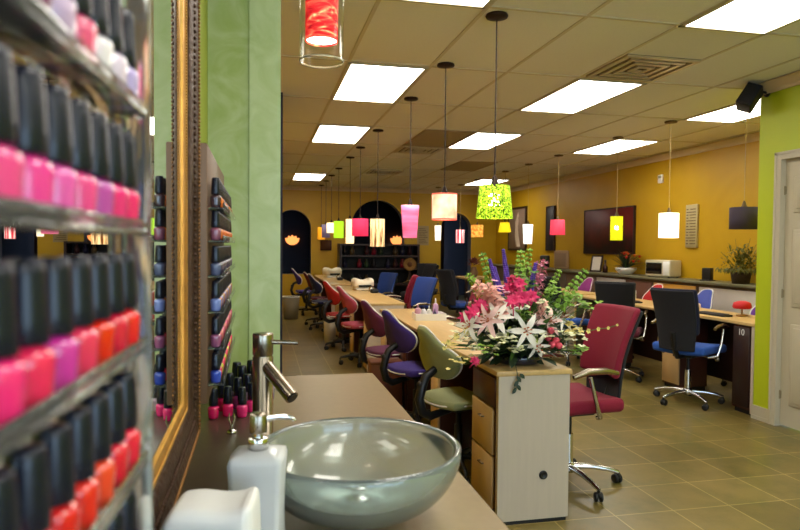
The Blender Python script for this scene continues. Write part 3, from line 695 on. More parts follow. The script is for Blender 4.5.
def caster(parent, x, y, z, rz, s=1):
    global _cast
    if _cast is None:
        c = MB()
        for a in (-1, 1):
            c.lathe([(.001, -.010), (.02, -.010), (.027, -.006), (.027, .006), (.02, .010), (.001, .010)], n=14, T=M.Translation((-.012, a * .014, .027)) @ M.Rotation(PI / 2, 4, 'X'))
        c.tube([(0, 0, .03), (0, 0, .07)], .007, 8); c.rbox(-.03, .012, -.009, .009, .03, .055, .006, 2)
        _cast = c.mesh('caster', blackp)
    o = bpy.data.objects.new('caster', _cast); COL.objects.link(o); o.parent = parent; o.location = (x, y, z); o.rotation_euler = (0, 0, rz); o.scale = (s, s, s)
    return o
def star_base(r, m, rr, off=.35):
    h = MB().lathe([(.001, .075), (.04, .075), (.042, .09), (.036, .12), (.028, .13), (.001, .13)], n=18).build('base_hub', m, r)
    for k in range(5):
        a = off + 2 * PI * k / 5; d = V((math.cos(a), math.sin(a), 0))
        pts = [d * .03 + V((0, 0, .105)), d * (.15) + V((0, 0, .10)), d * (.24) + V((0, 0, .085)), d * rr + V((0, 0, .068))]
        MB().tube(pts, [.02, .0165, .014, .012], 8).build('base_arm', m, h)
        caster(h, d.x * rr, d.y * rr, 0, a + R.uniform(-1.5, 1.5))
fab = F
tech_chair('crimson high-back task chair pulled up behind the flowers and pale end panel', 1.788, 3.42, rad(184), fab['crimson'], fab['black'], fab['crimson'])
tech_chair('crimson task chair half hidden behind the tall flower spikes', 1.78, 5.78, rad(178), fab['crimson'], fab['black'], fab['crimson'], .96)
tech_chair('blue task chair behind the white tray of bottles', 1.84, 7.8, rad(205), fab['blue'], fab['black'], fab['blue'], .95)
tech_chair('crimson task chair seen edge-on between two blue chairs', 1.79, 8.6, rad(167), fab['crimson'], fab['crimson'], fab['crimson'], .95)
tech_chair('blue task chair beside the white nail dryer', 1.80, 9.9, rad(212), fab['blue'], fab['black'], fab['blue'], .92)
tech_chair('black backed task chair with a bright blue seat at the table numbered 10', 3.80, 5.03, rad(28), fab['navyback'], fab['black'], fab['royal'])
tech_chair('black backed task chair with a dark red seat, second from the green wall', 3.77, 6.15, rad(52), fab['black'], fab['black'], fab['burgundy'])
tech_chair('black backed task chair showing behind the tall green bell flowers', 3.66, 7.1, rad(12), fab['black'], fab['black'], fab['royal'])
tech_chair('black task chair at the far dark desk line, next to the third arch', 3.05, 9.4, rad(20), fab['black'], fab['black'], fab['blue'])
tech_chair('black task chair standing before the yellow strip between the arches', 2.92, 11.6, rad(200), fab['black'], fab['black'], fab['black'])
tech_chair('small black task chair turned sideways before the yellow wall strip', 3.22, 12.2, rad(250), fab['black'], fab['black'], fab['black'])

# ------------------------------------------------------------------ client chairs (pear shaped backs)
def pear(n=48, tp=.068):
    o = []
    for k in range(n):
        a = 2 * PI * k / n; h = math.sin(a)
        env = .135 - tp * math.tanh(2.6 * (h - .05))
        o.append((env * math.copysign(abs(math.cos(a)) ** .62, math.cos(a)), .175 * h))
    return o
def client_chair(lb, x, y, rz, f, off=.4, group='low-back client chairs', tp=.068):
    r = thing('client_chair', lb, 'chair', (x, y, 0), rz, group)
    star_base(r, blackp, .25, off)
    MB().tube([(0, 0, .1), (0, 0, .30), (0, 0, .301), (0, 0, .425)], [.026, .026, .016, .016], 12).build('gas_column', blackp, r)
    MB().rbox(-.11, .1, -.1, .1, .405, .43, .008, 2).build('seat_mechanism', blackp, r)
    def sf(p):
        k = 1 - .22 * max(0, -p.x / .2) ** 2
        return (p.x, p.y * k, p.z + .015 * (p.y / .2) ** 2 - .015 * max(0, p.x / .2) ** 2)
    se = MB().rbox(-.19, .21, -.21, .21, .428, .475, .02, 4, fn=sf, cuts=2).build('seat', f, r)
    rim = [(.215 * math.copysign(abs(math.cos(a)) ** .45, math.cos(a)) + .01, .213 * math.copysign(abs(math.sin(a)) ** .45, math.sin(a)) * (1 - .22 * max(0, -math.cos(a)) ** 2)) for a in [2 * PI * k / 40 for k in range(41)]]
    MB().tube([sf(V((a * .985, b_ * 1.0, .452))) for a, b_ in rim], .0055, 6, False).build('seat_piping', piping, se)
    th = rad(24); Tb = M.Translation((-.235, 0, .765)) @ M.Rotation(-th, 4, 'Y') @ M(((0, 0, 1, 0), (1, 0, 0, 0), (0, 1, 0, 0), (0, 0, 0, 1)))
    P_ = pear(tp=tp)
    def curve(px, py): return .05 * (px / .2) ** 2 + .02 * math.cos(py * 9)
    b_ = MB(); n = len(P_)
    def ringp(sc, h): return [(px * sc, py * sc, h + curve(px * sc, py * sc)) for px, py in P_]
    lay = [ringp(.02, .030), ringp(.55, .030), ringp(.88, .026), ringp(1.0, .012), ringp(1.0, -.002), ringp(.93, -.014), ringp(.5, -.018), ringp(.02, -.018)]
    vs = [p for l in lay for p in l]
    b_.add(vs, [(i * n + j, i * n + (j + 1) % n, (i + 1) * n + (j + 1) % n, (i + 1) * n + j) for i in range(len(lay) - 1) for j in range(n)], True, Tb)
    bo = b_.build('backrest', f, r)
    pts = [Tb @ V(p) for p in ringp(1.005, .012)]
    MB().tube(pts + [pts[0]], .0065, 6, False).build('back_piping', piping, bo)
    jb = MB().tube([Tb @ V((0, -.11, -.0)), (-.262, 0, .625), (-.29, 0, .57), (-.31, 0, .50), (-.285, 0, .42), (-.23, 0, .385), (-.1, 0, .40), (0, 0, .41)], [.024, .027, .028, .028, .028, .026, .022, .02], 10)
    jb.build('back_bracket', blackp, r)
    MB().lathe([(.001, .02), (.016, .018), (.02, .008), (.018, 0), (.001, 0)], n=12, T=M.Translation((-.30, 0, .585)) @ M.Rotation(-PI / 2, 4, 'Y')).build('adjuster_knob', blackp, r)
    return r
q = rad(24)
client_chair('sage green client chair with white piping beside the pale end panel', 1.20, 3.72, q, F['sage'])
client_chair('purple client chair with white piping, between the sage and plum chairs', 1.17, 4.68, q, F['purple'])
client_chair('plum client chair tucked at the table beyond the purple one', 1.14, 5.5, q, F['plum'])
client_chair('pink client chair at the second table with its black base on view', 1.17, 7.4, rad(18), F['pink'])
client_chair('bright red client chair next to the pink one', 1.11, 8.5, rad(22), F['red'])
client_chair('navy client chair beyond the bright red one', 1.06, 10.5, rad(20), F['navy'])
client_chair('burgundy client chair with white piping beyond the navy one', 1.04, 11.2, rad(15), F['burgundy'])
client_chair('violet client chair at the far end of the row under the niche', 0.92, 12.9, rad(10), F['purple'])
client_chair('red client chair on the wall side of the dark fronted table', 4.78, 7.25, rad(190), F['red'], tp=.03)
client_chair('periwinkle blue client chair between the desk and the amber panel', 4.76, 6.3, rad(190), F['periwinkle'], tp=.03)
client_chair('violet client chair between the desk and wall, beside the green wall corner', 4.80, 5.4, rad(190), F['violet'], tp=.03)
client_chair('magenta client chair peeking out behind the green bell flowers', 4.72, 8.9, rad(190), F['magenta'], tp=.03)

# ------------------------------------------------------------------ flower arrangement
FX, FY, FZ = 1.345, 3.16, .782
fl = thing('flower_arrangement', 'huge bouquet of lilies and tall flower spikes on the end of the table', 'flowers', (FX, FY, FZ))
stem = mat('green_stem', rgb(70, 104, 40), .6); leafd = mat('dark_leaf', rgb(34, 50, 30), .5, noise=.4, nscale=12); leafm = mat('mid_leaf', rgb(80, 116, 48), .5, noise=.3, nscale=12)
leafy = mat('yellow_green_leaf', rgb(150, 164, 70), .5, noise=.25, nscale=20)
lilyw = mat('lily_white', rgb(240, 234, 220), .5); lilyp = mat('lily_blush', rgb(236, 196, 190), .5); stam = mat('lily_stamen', rgb(170, 90, 40), .6)
purple = mat('purple_floret', rgb(92, 60, 160), .7, noise=.3, nscale=90); bellg = mat('bell_green', rgb(134, 172, 62), .5, noise=.15, nscale=30)
hot = mat('hot_pink_petal', rgb(206, 30, 92), .5); peach = mat('peach_petal', rgb(236, 176, 160), .5, noise=.1, nscale=30); coralp = mat('coral_rosebud', rgb(226, 84, 104), .5, noise=.15, nscale=60)
softp = mat('soft_pink_petal', rgb(224, 150, 176), .5, noise=.15, nscale=40); creamp = mat('cream_floret', rgb(232, 230, 190), .5); yellp = mat('yellow_floret', rgb(226, 206, 120), .5)
vz = MB().lathe([(.001, 0), (.10, 0), (.125, .01), (.135, .035), (.128, .062), (.12, .062), (.124, .04), (.001, .03)], n=36)
vz.build('low_bowl', mat('dark_blue_glass', rgb(22, 26, 44), .12, coat=.5), fl)
core = V((0, 0, .05))
def rdir(az, el): return V((math.cos(el) * math.cos(az), math.cos(el) * math.sin(az), math.sin(el)))
def leaves(name, m, n, rr, L, W, el, zr, seed):
    q_ = random.Random(seed); b_ = MB()
    for i in range(n):
        az = q_.uniform(0, 2 * PI); e = q_.uniform(*el); d = rdir(az, e); rr_ = q_.uniform(*rr)
        p = V((math.cos(az) * rr_, math.sin(az) * rr_ * .8, q_.uniform(*zr)))
        b_.petal(p, d, (q_.uniform(-.3, .3), q_.uniform(-.3, .3), 1), q_.uniform(*L), q_.uniform(*W), q_.uniform(.1, .6))
    b_.v = [(x, y, max(z, .006)) for x, y, z in b_.v]; o = b_.build(name, m, fl); o['kind'] = 'stuff'; return o
leaves('dark_foliage', leafd, 300, (.03, .20), (.06, .13), (.028, .05), (-.35, .9), (.04, .22), 1)
leaves('green_foliage', leafm, 190, (.02, .18), (.06, .13), (.016, .03), (-.1, 1.3), (.08, .34), 2)
leaves('yellow_foliage', leafy, 90, (.08, .25), (.04, .09), (.014, .028), (-.3, 1.0), (.06, .22), 3)
def spike(name, tip, m, r0, r1, n, fr, mode, seed, lab=None, start=.35):
    q_ = random.Random(seed); tip = V(tip); b0 = V((tip.x * .25, tip.y * .25, .06)); b_ = MB(); b_.cur = 0
    mid = (b0 + tip) / 2 + V((tip.x * -.08, 0, .03))
    def at(t): return b0 * (1 - t) ** 2 + mid * 2 * t * (1 - t) + tip * t * t
    b_.tube([at(i / 8) for i in range(9)], [.0035 - .002 * i / 8 for i in range(9)], 6); b_.cur = 1
    for i in range(n):
        t = start + (1 - start) * i / n; p = at(t); ax = (at(min(1, t + .02)) - at(t - .02)).normalized(); k = (i / n)
        rr_ = r0 * (1 - k) + r1 * k
        for j in range(fr):
            a = 2 * PI * (j / fr) + i * 1.1; u_ = ax.orthogonal().normalized(); w_ = ax.cross(u_); d = u_ * math.cos(a) + w_ * math.sin(a)
            if mode == 'fuzz': b_.ball(p + d * rr_ * .55, rr_ * .55, 5)
            elif mode == 'bell':
                pp = p + d * rr_ * .5; dd = (d + ax * .4).normalized()
                b_.lathe([(.004, 0), (rr_ * .3, rr_ * .35), (rr_ * .52, rr_ * .7), (rr_ * .5, rr_ * .72), (.001, rr_ * .3)], n=8, T=M.Translation(pp) @ dd.to_track_quat('Z', 'Y').to_matrix().to_4x4())
            else:
                pp = p + d * rr_ * .35
                for s_ in range(4):
                    a2 = s_ * PI / 2 + j; e_ = dd2 = (d + ax * .3 + (u_ * math.cos(a2) + w_ * math.sin(a2)) * .8 + ax * .5 * math.sin(a2 * 1.7)).normalized()
                    b_.petal(pp, e_, ax, rr_ * q_.uniform(.8, 1.15), rr_ * .75, .35, 3)
    o = b_.build(name, [stem, m], fl)
    if lab: plabel(o, lab)
    return o
def px(u, v, y):   # place in the bouquet at depth y
    return (V(ray_at(u, v, y)) - V((FX, FY, FZ)))
CAMF, YAW, PIT, ROL = 634.0, .2176, .0301, .0082
def ray_at(u, v, y):
    a, b_ = u - 400, v - 265; cr, sr = math.cos(ROL), math.sin(ROL); x = cr * a + sr * b_; y_ = -sr * a + cr * b_
    X, U = x / CAMF, -y_ / CAMF; cp, sp = math.cos(PIT), math.sin(PIT); Y = cp + U * sp; Z = -sp + U * cp
    cy, sy = math.cos(YAW), math.sin(YAW); d = V((cy * X + sy * Y, -sy * X + cy * Y, Z)); return d * (y / d.y) + V((0, 0, 1.4))
for i, (u, v, y) in enumerate([(489, 258, 3.22), (503, 248, 3.18), (536, 262, 3.12), (494, 266, 3.28)]):
    spike('purple_flower_spike', px(u, v, y), purple, .019, .009, 18, 5, 'fuzz', i, start=.6)
for i, (u, v, y, r) in enumerate([(481, 251, 3.3, .032), (521, 248, 3.26, .032), (588, 268, 3.02, .03), (466, 272, 3.18, .026), (530, 246, 3.3, .026), (561, 268, 3.2, .024), (470, 274, 3.3, .024)]):
    spike('green_bell_spike', px(u, v, y), bellg, r, r * .5, 10, 4, 'bell', 10 + i, start=.5)
for i, (u, v, y, m, r) in enumerate([(476, 282, 3.05, peach, .05), (487, 284, 3.0, peach, .045), (546, 258, 3.2, softp, .038), (539, 260, 3.26, softp, .035), (545, 300, 3.0, peach, .035), (512, 275, 3.1, hot, .042)]):
    spike('gladiolus_spike', px(u, v, y), m, r, r * .55, 9, 3, 'pet', 30 + i, start=.55)
def lily(p, d, L, m, lab=None):
    d = V(d).normalized(); T_ = M.Translation(p) @ d.to_track_quat('Z', 'Y').to_matrix().to_4x4(); b_ = MB()
    for k in range(6):
        a = k * PI / 3; dd = V((math.cos(a), math.sin(a), .55 if k % 2 else .75)); w = .36 if k % 2 else .27
        b2 = MB(); b2.petal((0, 0, 0), dd, (0, 0, 1), L, L * w, .55, 6, .2); b_.add(b2.v, b2.f, True, T_)
    b_.tube([V(p) - d * .07 - V((0, 0, .05)), V(p)], .003, 6)
    o = b_.build('lily', m, fl); s_ = MB()
    for k in range(6):
        a = k * PI / 3 + .4; e = V((math.cos(a) * .018, math.sin(a) * .018, L * .6)); b2 = MB().tube([(0, 0, 0), e], .0012, 5); b2.ball(e, .004, 5, (1.8, 1, .8)); s_.add(b2.v, b2.f, True, T_)
    s_.build('stamen', stam, o)
    if lab: plabel(o, lab)
for (u, v, y, dx, dz, L, m) in [(526, 331, 2.92, .1, .1, .088, lilyw), (497, 318, 2.98, -.2, .55, .088, lilyw), (489, 321, 2.95, -.55, .3, .085, lilyp), (510, 310, 3.05, .2, .6, .085, lilyw), (470, 326, 3.0, -.5, .3, .075, lilyw), (548, 322, 3.02, .5, .35, .08, lilyp), (560, 318, 3.1, .6, .5, .08, lilyw), (536, 345, 2.96, .3, -.2, .07, lilyw)]:
    lily(px(u, v, y), (dx - .3, -.8, dz), L, m)
def bloom(name, p, d, L, m, n=12, lay=2):
    d = V(d).normalized(); T_ = M.Translation(p) @ d.to_track_quat('Z', 'Y').to_matrix().to_4x4(); b_ = MB()
    for l in range(lay):
        for k in range(n):
            a = 2 * PI * (k + .5 * l) / n; b2 = MB().petal((0, 0, 0), (math.cos(a), math.sin(a), .25 + .6 * l), (0, 0, 1), L * (1 - .25 * l), L * .42, .3, 3); b_.add(b2.v, b2.f, True, T_)
    b_.ball(p, L * .2, 6); e_ = V(p) - d * .06 - V((0, 0, .06)); e_.z = max(.012, e_.z); b_.tube([e_, V(p)], .003, 6); return b_.build(name, m, fl)
for u, v, y, L in [(522, 298, 2.98, .05), (513, 301, 2.94, .045), (531, 297, 2.98, .045), (474, 312, 3.0, .045), (466, 318, 3.05, .045), (481, 305, 3.02, .045), (519, 284, 3.08, .045), (510, 288, 3.1, .04), (475, 361, 2.95, .03)]:
    bloom('hot_pink_bloom', px(u, v, y), (R.uniform(-.4, .3), -.8, R.uniform(.1, .7)), L, hot, 8)
def bud(p, r, m):
    b_ = MB()
    for l, (k, t_) in enumerate(((1, 0), (.82, .6), (.6, 1.2))):
        b_.lathe([(r * .3 * k, -r * .8), (r * .95 * k, -r * .2), (r * k, r * .35), (r * .72 * k, r * .8 + .001 * l), (r * .5 * k, r * .72)], n=9, c=tuple(p))
    return b_.build('rosebud', m, fl)
for u, v in [(551, 331), (556, 341), (548, 338), (559, 346), (552, 345)]: bud(px(u, v, 2.95 + R.uniform(-.02, .03)), .019, coralp)
# small cream florets in loose sprays
def spray(name, c, n, sp, m, r, seed):
    q_ = random.Random(seed); b_ = MB(); c = V(c)
    for i in range(n):
        p = c + V((q_.gauss(0, sp), q_.gauss(0, sp), q_.gauss(0, sp * .7)))
        b_.cur = 0; b_.tube([p * .55 + V((0, 0, .03)), p], .0012, 4, False); b_.cur = 1
        for k in range(5):
            a = k * 2 * PI / 5; b_.petal(p, (math.cos(a), math.sin(a) - .4, q_.uniform(.0, .6)), (0, -.5, 1), r * q_.uniform(.7, 1.2), r * .8, .2, 2)
    b_.v = [(x, y, max(z, .006)) for x, y, z in b_.v]
    return b_.build(name, [stem, m], fl)
for i, (u, v, y, n, sp, m, r) in enumerate([(462, 332, 3.05, 16, .035, creamp, .02), (452, 344, 3.1, 14, .035, yellp, .018), (498, 340, 2.95, 16, .035, creamp, .022), (520, 350, 2.93, 8, .03, creamp, .02), (568, 336, 3.02, 16, .035, creamp, .022), (575, 325, 3.05, 12, .035, yellp, .022),
     (580, 306, 3.05, 12, .035, bellg, .026), (570, 300, 3.1, 10, .03, bellg, .024), (540, 306, 3.0, 10, .04, creamp, .02), (500, 300, 3.1, 10, .04, creamp, .02), (575, 352, 3.0, 8, .025, bellg, .025), (460, 358, 3.0, 10, .03, yellp, .016), (470, 344, 3.0, 10, .03, creamp, .02), (506, 336, 2.97, 10, .03, creamp, .022), (484, 347, 2.96, 10, .03, bellg, .018), (542, 338, 2.96, 8, .025, creamp, .02), (500, 288, 3.08, 10, .03, softp, .022), (524, 312, 3.0, 10, .035, bellg, .022), (552, 288, 3.08, 10, .03, bellg, .022), (530, 282, 3.1, 8, .03, leafm, .03)]):
    spray('floret_spray', px(u, v, y), n, sp, m, r, 60 + i)
def orchid(pts, lab):
    P_ = [V(p) for p in pts]; b_ = MB(); b_.tube(P_, .002, 5); b_.cur = 1
    for i, p in enumerate(P_[2:]):
        for k in range(5):
            a = k * 2 * PI / 5 + i; b_.petal(p, (math.cos(a) * .7, -.5, math.sin(a)), (0, -1, .3), .022 - .003 * i, .013, .2, 3)
    return plabel(b_.build('orchid_spray', [stem, yellp], fl), lab)
orchid([px(555, 345, 3.1), px(566, 338, 3.05), px(572, 333, 3.0), px(580, 330, 2.98), px(588, 331, 2.97), px(598, 329, 2.96), px(608, 328, 2.95), px(617, 325, 2.95)], 'yellow orchid spray reaching over the crimson chair')
orchid([px(500, 345, 3.05), px(480, 338, 3.02), px(466, 330, 3.0), px(456, 336, 3.0), px(448, 342, 3.0), px(444, 348, 3.0)], 'yellow orchid spray trailing over the table')
tr = MB(); tr.tube([px(515, 362, 2.938), px(517, 372, 2.934), px(518, 382, 2.93), px(516, 389, 2.93)], .002, 5)
for u, v, dx in ((517, 377, .6), (518, 381, -.6), (517, 385, .5), (516, 388, -.5), (520, 374, .8)): tr.petal(px(u, v, 2.93), (dx, -.2, -.7), (0, -1, .2), .035, .02, .2, 3)
tr.build('trailing_sprig', leafd, fl)

# ------------------------------------------------------------------ things on the first row
def squeeze_bottle(x, y, z, col, capc, h, r, lb, group='bottles in the white tray'):
    b_ = MB().lathe([(.001, 0), (r, 0), (r, h * .6), (r * .7, h * .7), (r * .35, h * .74), (.001, h * .74)], n=14).build('manicure_bottle', mat('bottle_%d_%d_%d' % col, rgb(*col), .35), loc=(x, y, z))
    tag(b_, lb, 'bottle', group); MB().lathe([(.001, h * .73), (r * .4, h * .73), (r * .12, h), (.001, h)], n=12).build('nozzle_cap', mat('cap_%d_%d_%d' % capc, rgb(*capc), .4), b_)
tx, ty = 1.40, 5.18
tyr = thing('manicure_tray', 'white rectangular tray of bottles on the first table', 'tray', (tx, ty, .78), rad(-4))
t_ = MB(); hw, hd_ = .125, .10
t_.box(-hw, hw, -hd_, hd_, 0, .01)
for a in (-1, 1): t_.box(-hw, hw, a * hd_ - .005, a * hd_ + .005, 0, .055); t_.box(a * hw - .005, a * hw + .005, -hd_, hd_, 0, .055)
t_.build('tray_box', white, tyr)
MB().box(-hw + .006, hw - .006, -.03, -.024, .01, .05).build('divider', white, tyr)
for dx, dy, col, capc, h, r, lb in [(-.085, .05, (196, 150, 170), (170, 120, 150), .115, .026, 'pinkish squat bottle at the end of the white tray'), (.07, .045, (190, 150, 190), (240, 236, 240), .165, .024, 'lilac bottle with a tall white pointed nozzle in the white tray'),
        (-.03, .06, (220, 220, 222), (30, 30, 34), .1, .02, 'clear bottle with a black cap in the middle of the white tray'), (.015, .05, (225, 222, 216), (220, 220, 220), .1, .02, 'white capped bottle in the middle of the white tray'), (.035, -.06, (60, 50, 90), (20, 20, 24), .085, .014, 'small dark bottle at the front of the white tray')]:
    squeeze_bottle(tx + dx, ty + dy, .79, col, capc, h, r, lb)
cup = thing('brush_cup', 'dark cup of manicure brushes beside the flowers on the first table', 'cup', (1.48, 4.35, .78))
MB().lathe([(.001, 0), (.034, 0), (.038, .10), (.034, .10), (.03, .006), (.001, .006)], n=18).build('cup_body', mat('smoky_cup', rgb(50, 44, 34), .25), cup)
for k in range(6):
    a = k * 1.05; p1 = V((math.cos(a) * .03, math.sin(a) * .03, .19 + .02 * (k % 3)))
    s_ = MB().tube([(math.cos(a) * .012, math.sin(a) * .012, .01), p1], .004, 6); s_.ball(p1, .008, 6, (1, 1, 2)); s_.build('brush', [blackp, nickel, darkw][k % 3], cup)
def dryer(x, y, s, lb, rz):
    r = thing('nail_dryer', lb, 'nail dryer', (x, y, .78), rz, 'white nail dryers')
    def df(p): return (p.x * (1 + .05 * math.cos(p.z * 20)), p.y, p.z - .02 * s * math.cos(p.x / (.15 * s) * 3.0) * (1 if p.z > .07 * s else 0))
    MB().rbox(-.15 * s, .15 * s, -.11 * s, .11 * s, .035 * s, .16 * s, .055 * s, 5, fn=df, cuts=2).build('hood', mat('ivory_plastic', rgb(238, 228, 205), .35), r)
    MB().rbox(-.12 * s, .12 * s, -.09 * s, .09 * s, 0, .04 * s, .012, 2).build('base', white, r)
    MB().box(-.09 * s, .09 * s, -.113 * s, -.10 * s, .045 * s, .075 * s).build('hand_slot', blackp, r)
dryer(1.40, 8.75, 1.0, 'white nail dryer with a rounded hood on the second table', rad(10))
dryer(1.36, 12.2, 1.15, 'white nail dryer on the table at the end of the row', rad(20))
def lampy(x, y, lb):
    r = thing('desk_drill', lb, 'manicure tool', (x, y, .78), R.uniform(0, 3), 'small dark manicure tools')
    MB().rbox(-.06, .06, -.05, .05, 0, .05, .012, 2).build('tool_body', blackp, r)
    MB().tube([(.03, 0, .05), (.07, .02, .085), (.12, .05, .06), (.16, .05, .012)], [.008, .008, .011, .006], 8).build('handpiece', nickel, r)
lampy(1.47, 8.2, 'small dark tool with a curved handpiece next to the white nail dryer'); lampy(1.40, 11.3, 'small dark tool with a curved handpiece near the end of the row')
def bin_(x, y, lb, c, h, r_):
    r = thing('waste_bin', lb, 'waste bin', (x, y, 0), group='waste bins beside the client chairs')
    MB().lathe([(.001, 0), (r_ * .85, 0), (r_, h), (r_ * .95, h), (r_ * .82, .012), (.001, .012)], n=24).build('bin_body', mat('bin_%d' % c[0], rgb(*c), .5), r)
    MB().lathe([(r_ * .96, h - .012), (r_ * 1.05, h - .012), (r_ * 1.05, h + .006), (r_ * .96, h + .006), (r_ * .96, h - .012)], n=24).build('bin_rim', white, r)
bin_(.96, 8.87, 'cream cylindrical waste bin beside the bright red client chair', (212, 200, 170), .40, .09)
bin_(.58, 12.2, 'grey waste bin beside the last violet chair', (150, 140, 116), .42, .16)
wb_ = thing('storage_box', 'brown wooden box on the floor between the purple and plum chairs', 'box', (1.0, 5.09, 0))
MB().rbox(-.125, .135, -.085, .085, 0, .44, .004, 1).build('box_body', mat('brown_box_wood', rgb(112, 62, 38), .5, noise=.15, nscale=8), wb_); MB().rbox(-.13, .14, -.09, .09, .44, .465, .004, 1).build('box_lid', mat('brown_box_wood', rgb(112, 62, 38)), wb_)
mt = thing('footrest_mat', 'small dark mat on the tiles just past the counter end', 'mat', (.25, 6.55, 0))
MB().rbox(-.12, .14, -.16, .16, 0, .03, .01, 2).build('mat_pad', mat('dark_mat', rgb(52, 44, 40), .8), mt); MB().box(-.10, .12, -.14, .14, .03, .034).build('mat_surface', mat('mat_rib', rgb(70, 60, 54), .9, noise=.3, nscale=80), mt)

# ------------------------------------------------------------------ things on the dark fronted tables
def keyboard(x, y, lb, rz):
    r = thing('tool_tray', lb, 'tray', (x, y, .78), rz, 'black tool trays')
    MB().rbox(-.055, .055, -.17, .17, 0, .018, .005, 2).build('tray_base', blackp, r); MB().rbox(-.04, .04, -.15, .15, .018, .024, .003, 1).build('tray_pad', mat('tray_pad', rgb(44, 40, 42), .6), r)
keyboard(4.13, 5.12, 'long black tool tray on the table numbered 10', rad(4)); keyboard(4.14, 6.5, 'black tool tray on the dark fronted table near the red client chair', rad(-3))
rl = thing('desk_lamp', 'small red shaded table lamp behind the long black tray', 'desk lamp', (4.33, 5.0, .78))
MB().lathe([(.001, 0), (.05, 0), (.05, .012), (.008, .018), (.008, .075), (.001, .075)], n=18).build('lamp_base', mat('amber_base', rgb(150, 110, 40), .4), rl)
MB().lathe([(.07, .07), (.082, .085), (.07, .125), (.03, .14), (.001, .14), (.001, .12), (.066, .08), (.07, .07)], n=24).build('lamp_shade', mat('red_shade', rgb(206, 24, 34), .5), rl)
for x, y, lb, hh in ((4.40, 6.85, 'white pump bottle beside the red client chair', .17), (4.36, 6.05, 'white pump bottle beside the periwinkle client chair', .15)):
    r = thing('pump_bottle', lb, 'bottle', (x, y, .78), group='pump bottles on the dark fronted tables')
    MB().lathe([(.001, 0), (.034, 0), (.036, hh * .55), (.028, hh * .68), (.012, hh * .72), (.012, hh * .8), (.001, hh * .8)], n=18).build('bottle_body', white, r)
    m_ = MB().tube([(0, 0, hh * .78), (0, 0, hh)], .005, 8); m_.tube([(0, 0, hh), (-.035, 0, hh), (-.042, 0, hh - .01)], .006, 8); m_.build('pump', white, r)
tw = tag(MB().rbox(-.06, .06, -.10, .10, 0, .05, .02, 3, fn=lambda p: (p.x, p.y, p.z + .012 * math.sin(p.x * 40) * (p.z > .02)), cuts=1).build('folded_towel', mat('flesh_towel', rgb(226, 200, 176), .9), loc=(4.33, 5.72, .78)), 'folded pale towel beside the periwinkle client chair', 'towel')

# ------------------------------------------------------------------ things on the ledge and wall
LZ, LX = 1.0, 5.40
pf = thing('picture_frame', 'small dark framed white photo leaning on the stone ledge', 'picture frame', (5.42, 9.55, LZ), rad(-62))
Tt = M.Rotation(rad(-14), 4, 'X')
f_ = MB(); f_.box(-.105, .105, 0, .016, 0, .025, T=Tt); f_.box(-.105, .105, 0, .016, .255, .28, T=Tt); f_.box(-.105, -.08, 0, .016, 0, .28, T=Tt); f_.box(.08, .105, 0, .016, 0, .28, T=Tt); f_.build('frame', darkw, pf)
MB().box(-.08, .08, .006, .012, .025, .255, T=Tt).build('photo', mat('photo_white', rgb(226, 220, 206), .4), pf)
MB().box(-.04, .04, .025, .05, .06, .13, T=Tt).build('photo_backing', darkw, pf)
VSC = 1.35
vs_ = thing('ledge_vase', 'small bouquet of red and orange flowers in a white bowl on the ledge', 'flowers', (5.36, 8.55, LZ))
MB().lathe([(.001, 0), (.06, 0), (.11, .05), (.115, .075), (.105, .075), (.06, .015), (.001, .012)], n=24).build('white_bowl', white, vs_)
b_ = MB(); q_ = random.Random(5)
for k in range(60):
    a = q_.uniform(0, 2 * PI); e = q_.uniform(.1, 1.4); b_.petal((0, 0, .06), rdir(a, e), (0, 0, 1), q_.uniform(.12, .26), .03, .2, 3)
b_.build('foliage', leafd, vs_)['kind'] = 'stuff'; vs_.scale = (VSC,) * 3
for k in range(9):
    a = q_.uniform(0, 2 * PI); e = q_.uniform(.3, 1.3); p = V((0, 0, .06)) + rdir(a, e) * .2; m_ = MB().tube([(0, 0, .05), p], .003, 5); m_.cur = 1
    for j in range(8): m_.petal(p, (math.cos(j * .785), math.sin(j * .785), .5), (0, 0, 1), .045, .03, .3, 3)
    m_.ball(p, .015, 6); m_.build('bloom', [stem, mat('red_bloom', rgb(206, 40, 30), .5) if k % 2 else mat('orange_bloom', rgb(226, 110, 40), .5)], vs_)
bt = MB().lathe([(.001, 0), (.04, 0), (.042, .09), (.015, .13), (.015, .17), (.001, .17)], n=16).build('dark_bottle', mat('brown_glass', rgb(60, 30, 24), .2), loc=(5.40, 9.2, LZ)); tag(bt, 'dark brown bottle between the framed photo and red bouquet', 'bottle'); MB().lathe([(.001, .168), (.018, .168), (.018, .2), (.001, .2)], n=12).build('stopper', blackp, bt)
rd = thing('countertop_steriliser', 'white box appliance with a dark window on the stone ledge', 'appliance', (5.43, 7.75, LZ), rad(-72))
MB().rbox(-.20, .20, -.12, .12, .012, .235, .015, 3).build('housing', mat('putty_plastic', rgb(206, 198, 172), .4), rd)
MB().rbox(-.185, .07, -.128, -.115, .045, .2, .006, 2).build('window', mat('dark_window', rgb(16, 16, 20), .12), rd)
MB().rbox(.085, .19, -.126, -.115, .03, .215, .005, 1).build('control_panel', white, rd)
ft = MB()
for a in (-.16, .16): ft.cyl((a, -.09, 0), (a, -.09, .014), .015, n=10); ft.cyl((a, .09, 0), (a, .09, .014), .015, n=10)
ft.build('feet', blackp, rd)
sbx = MB().rbox(-.055, .055, -.04, .04, .012, .16, .008, 2).build('card_holder', blackp, loc=(5.40, 6.82, LZ), rz=rad(-70)); tag(sbx, 'little black card holder on the ledge beside the leafy plant', 'card holder'); MB().rbox(-.075, .075, -.055, .055, 0, .014, .005, 2).build('foot_plate', blackp, sbx)
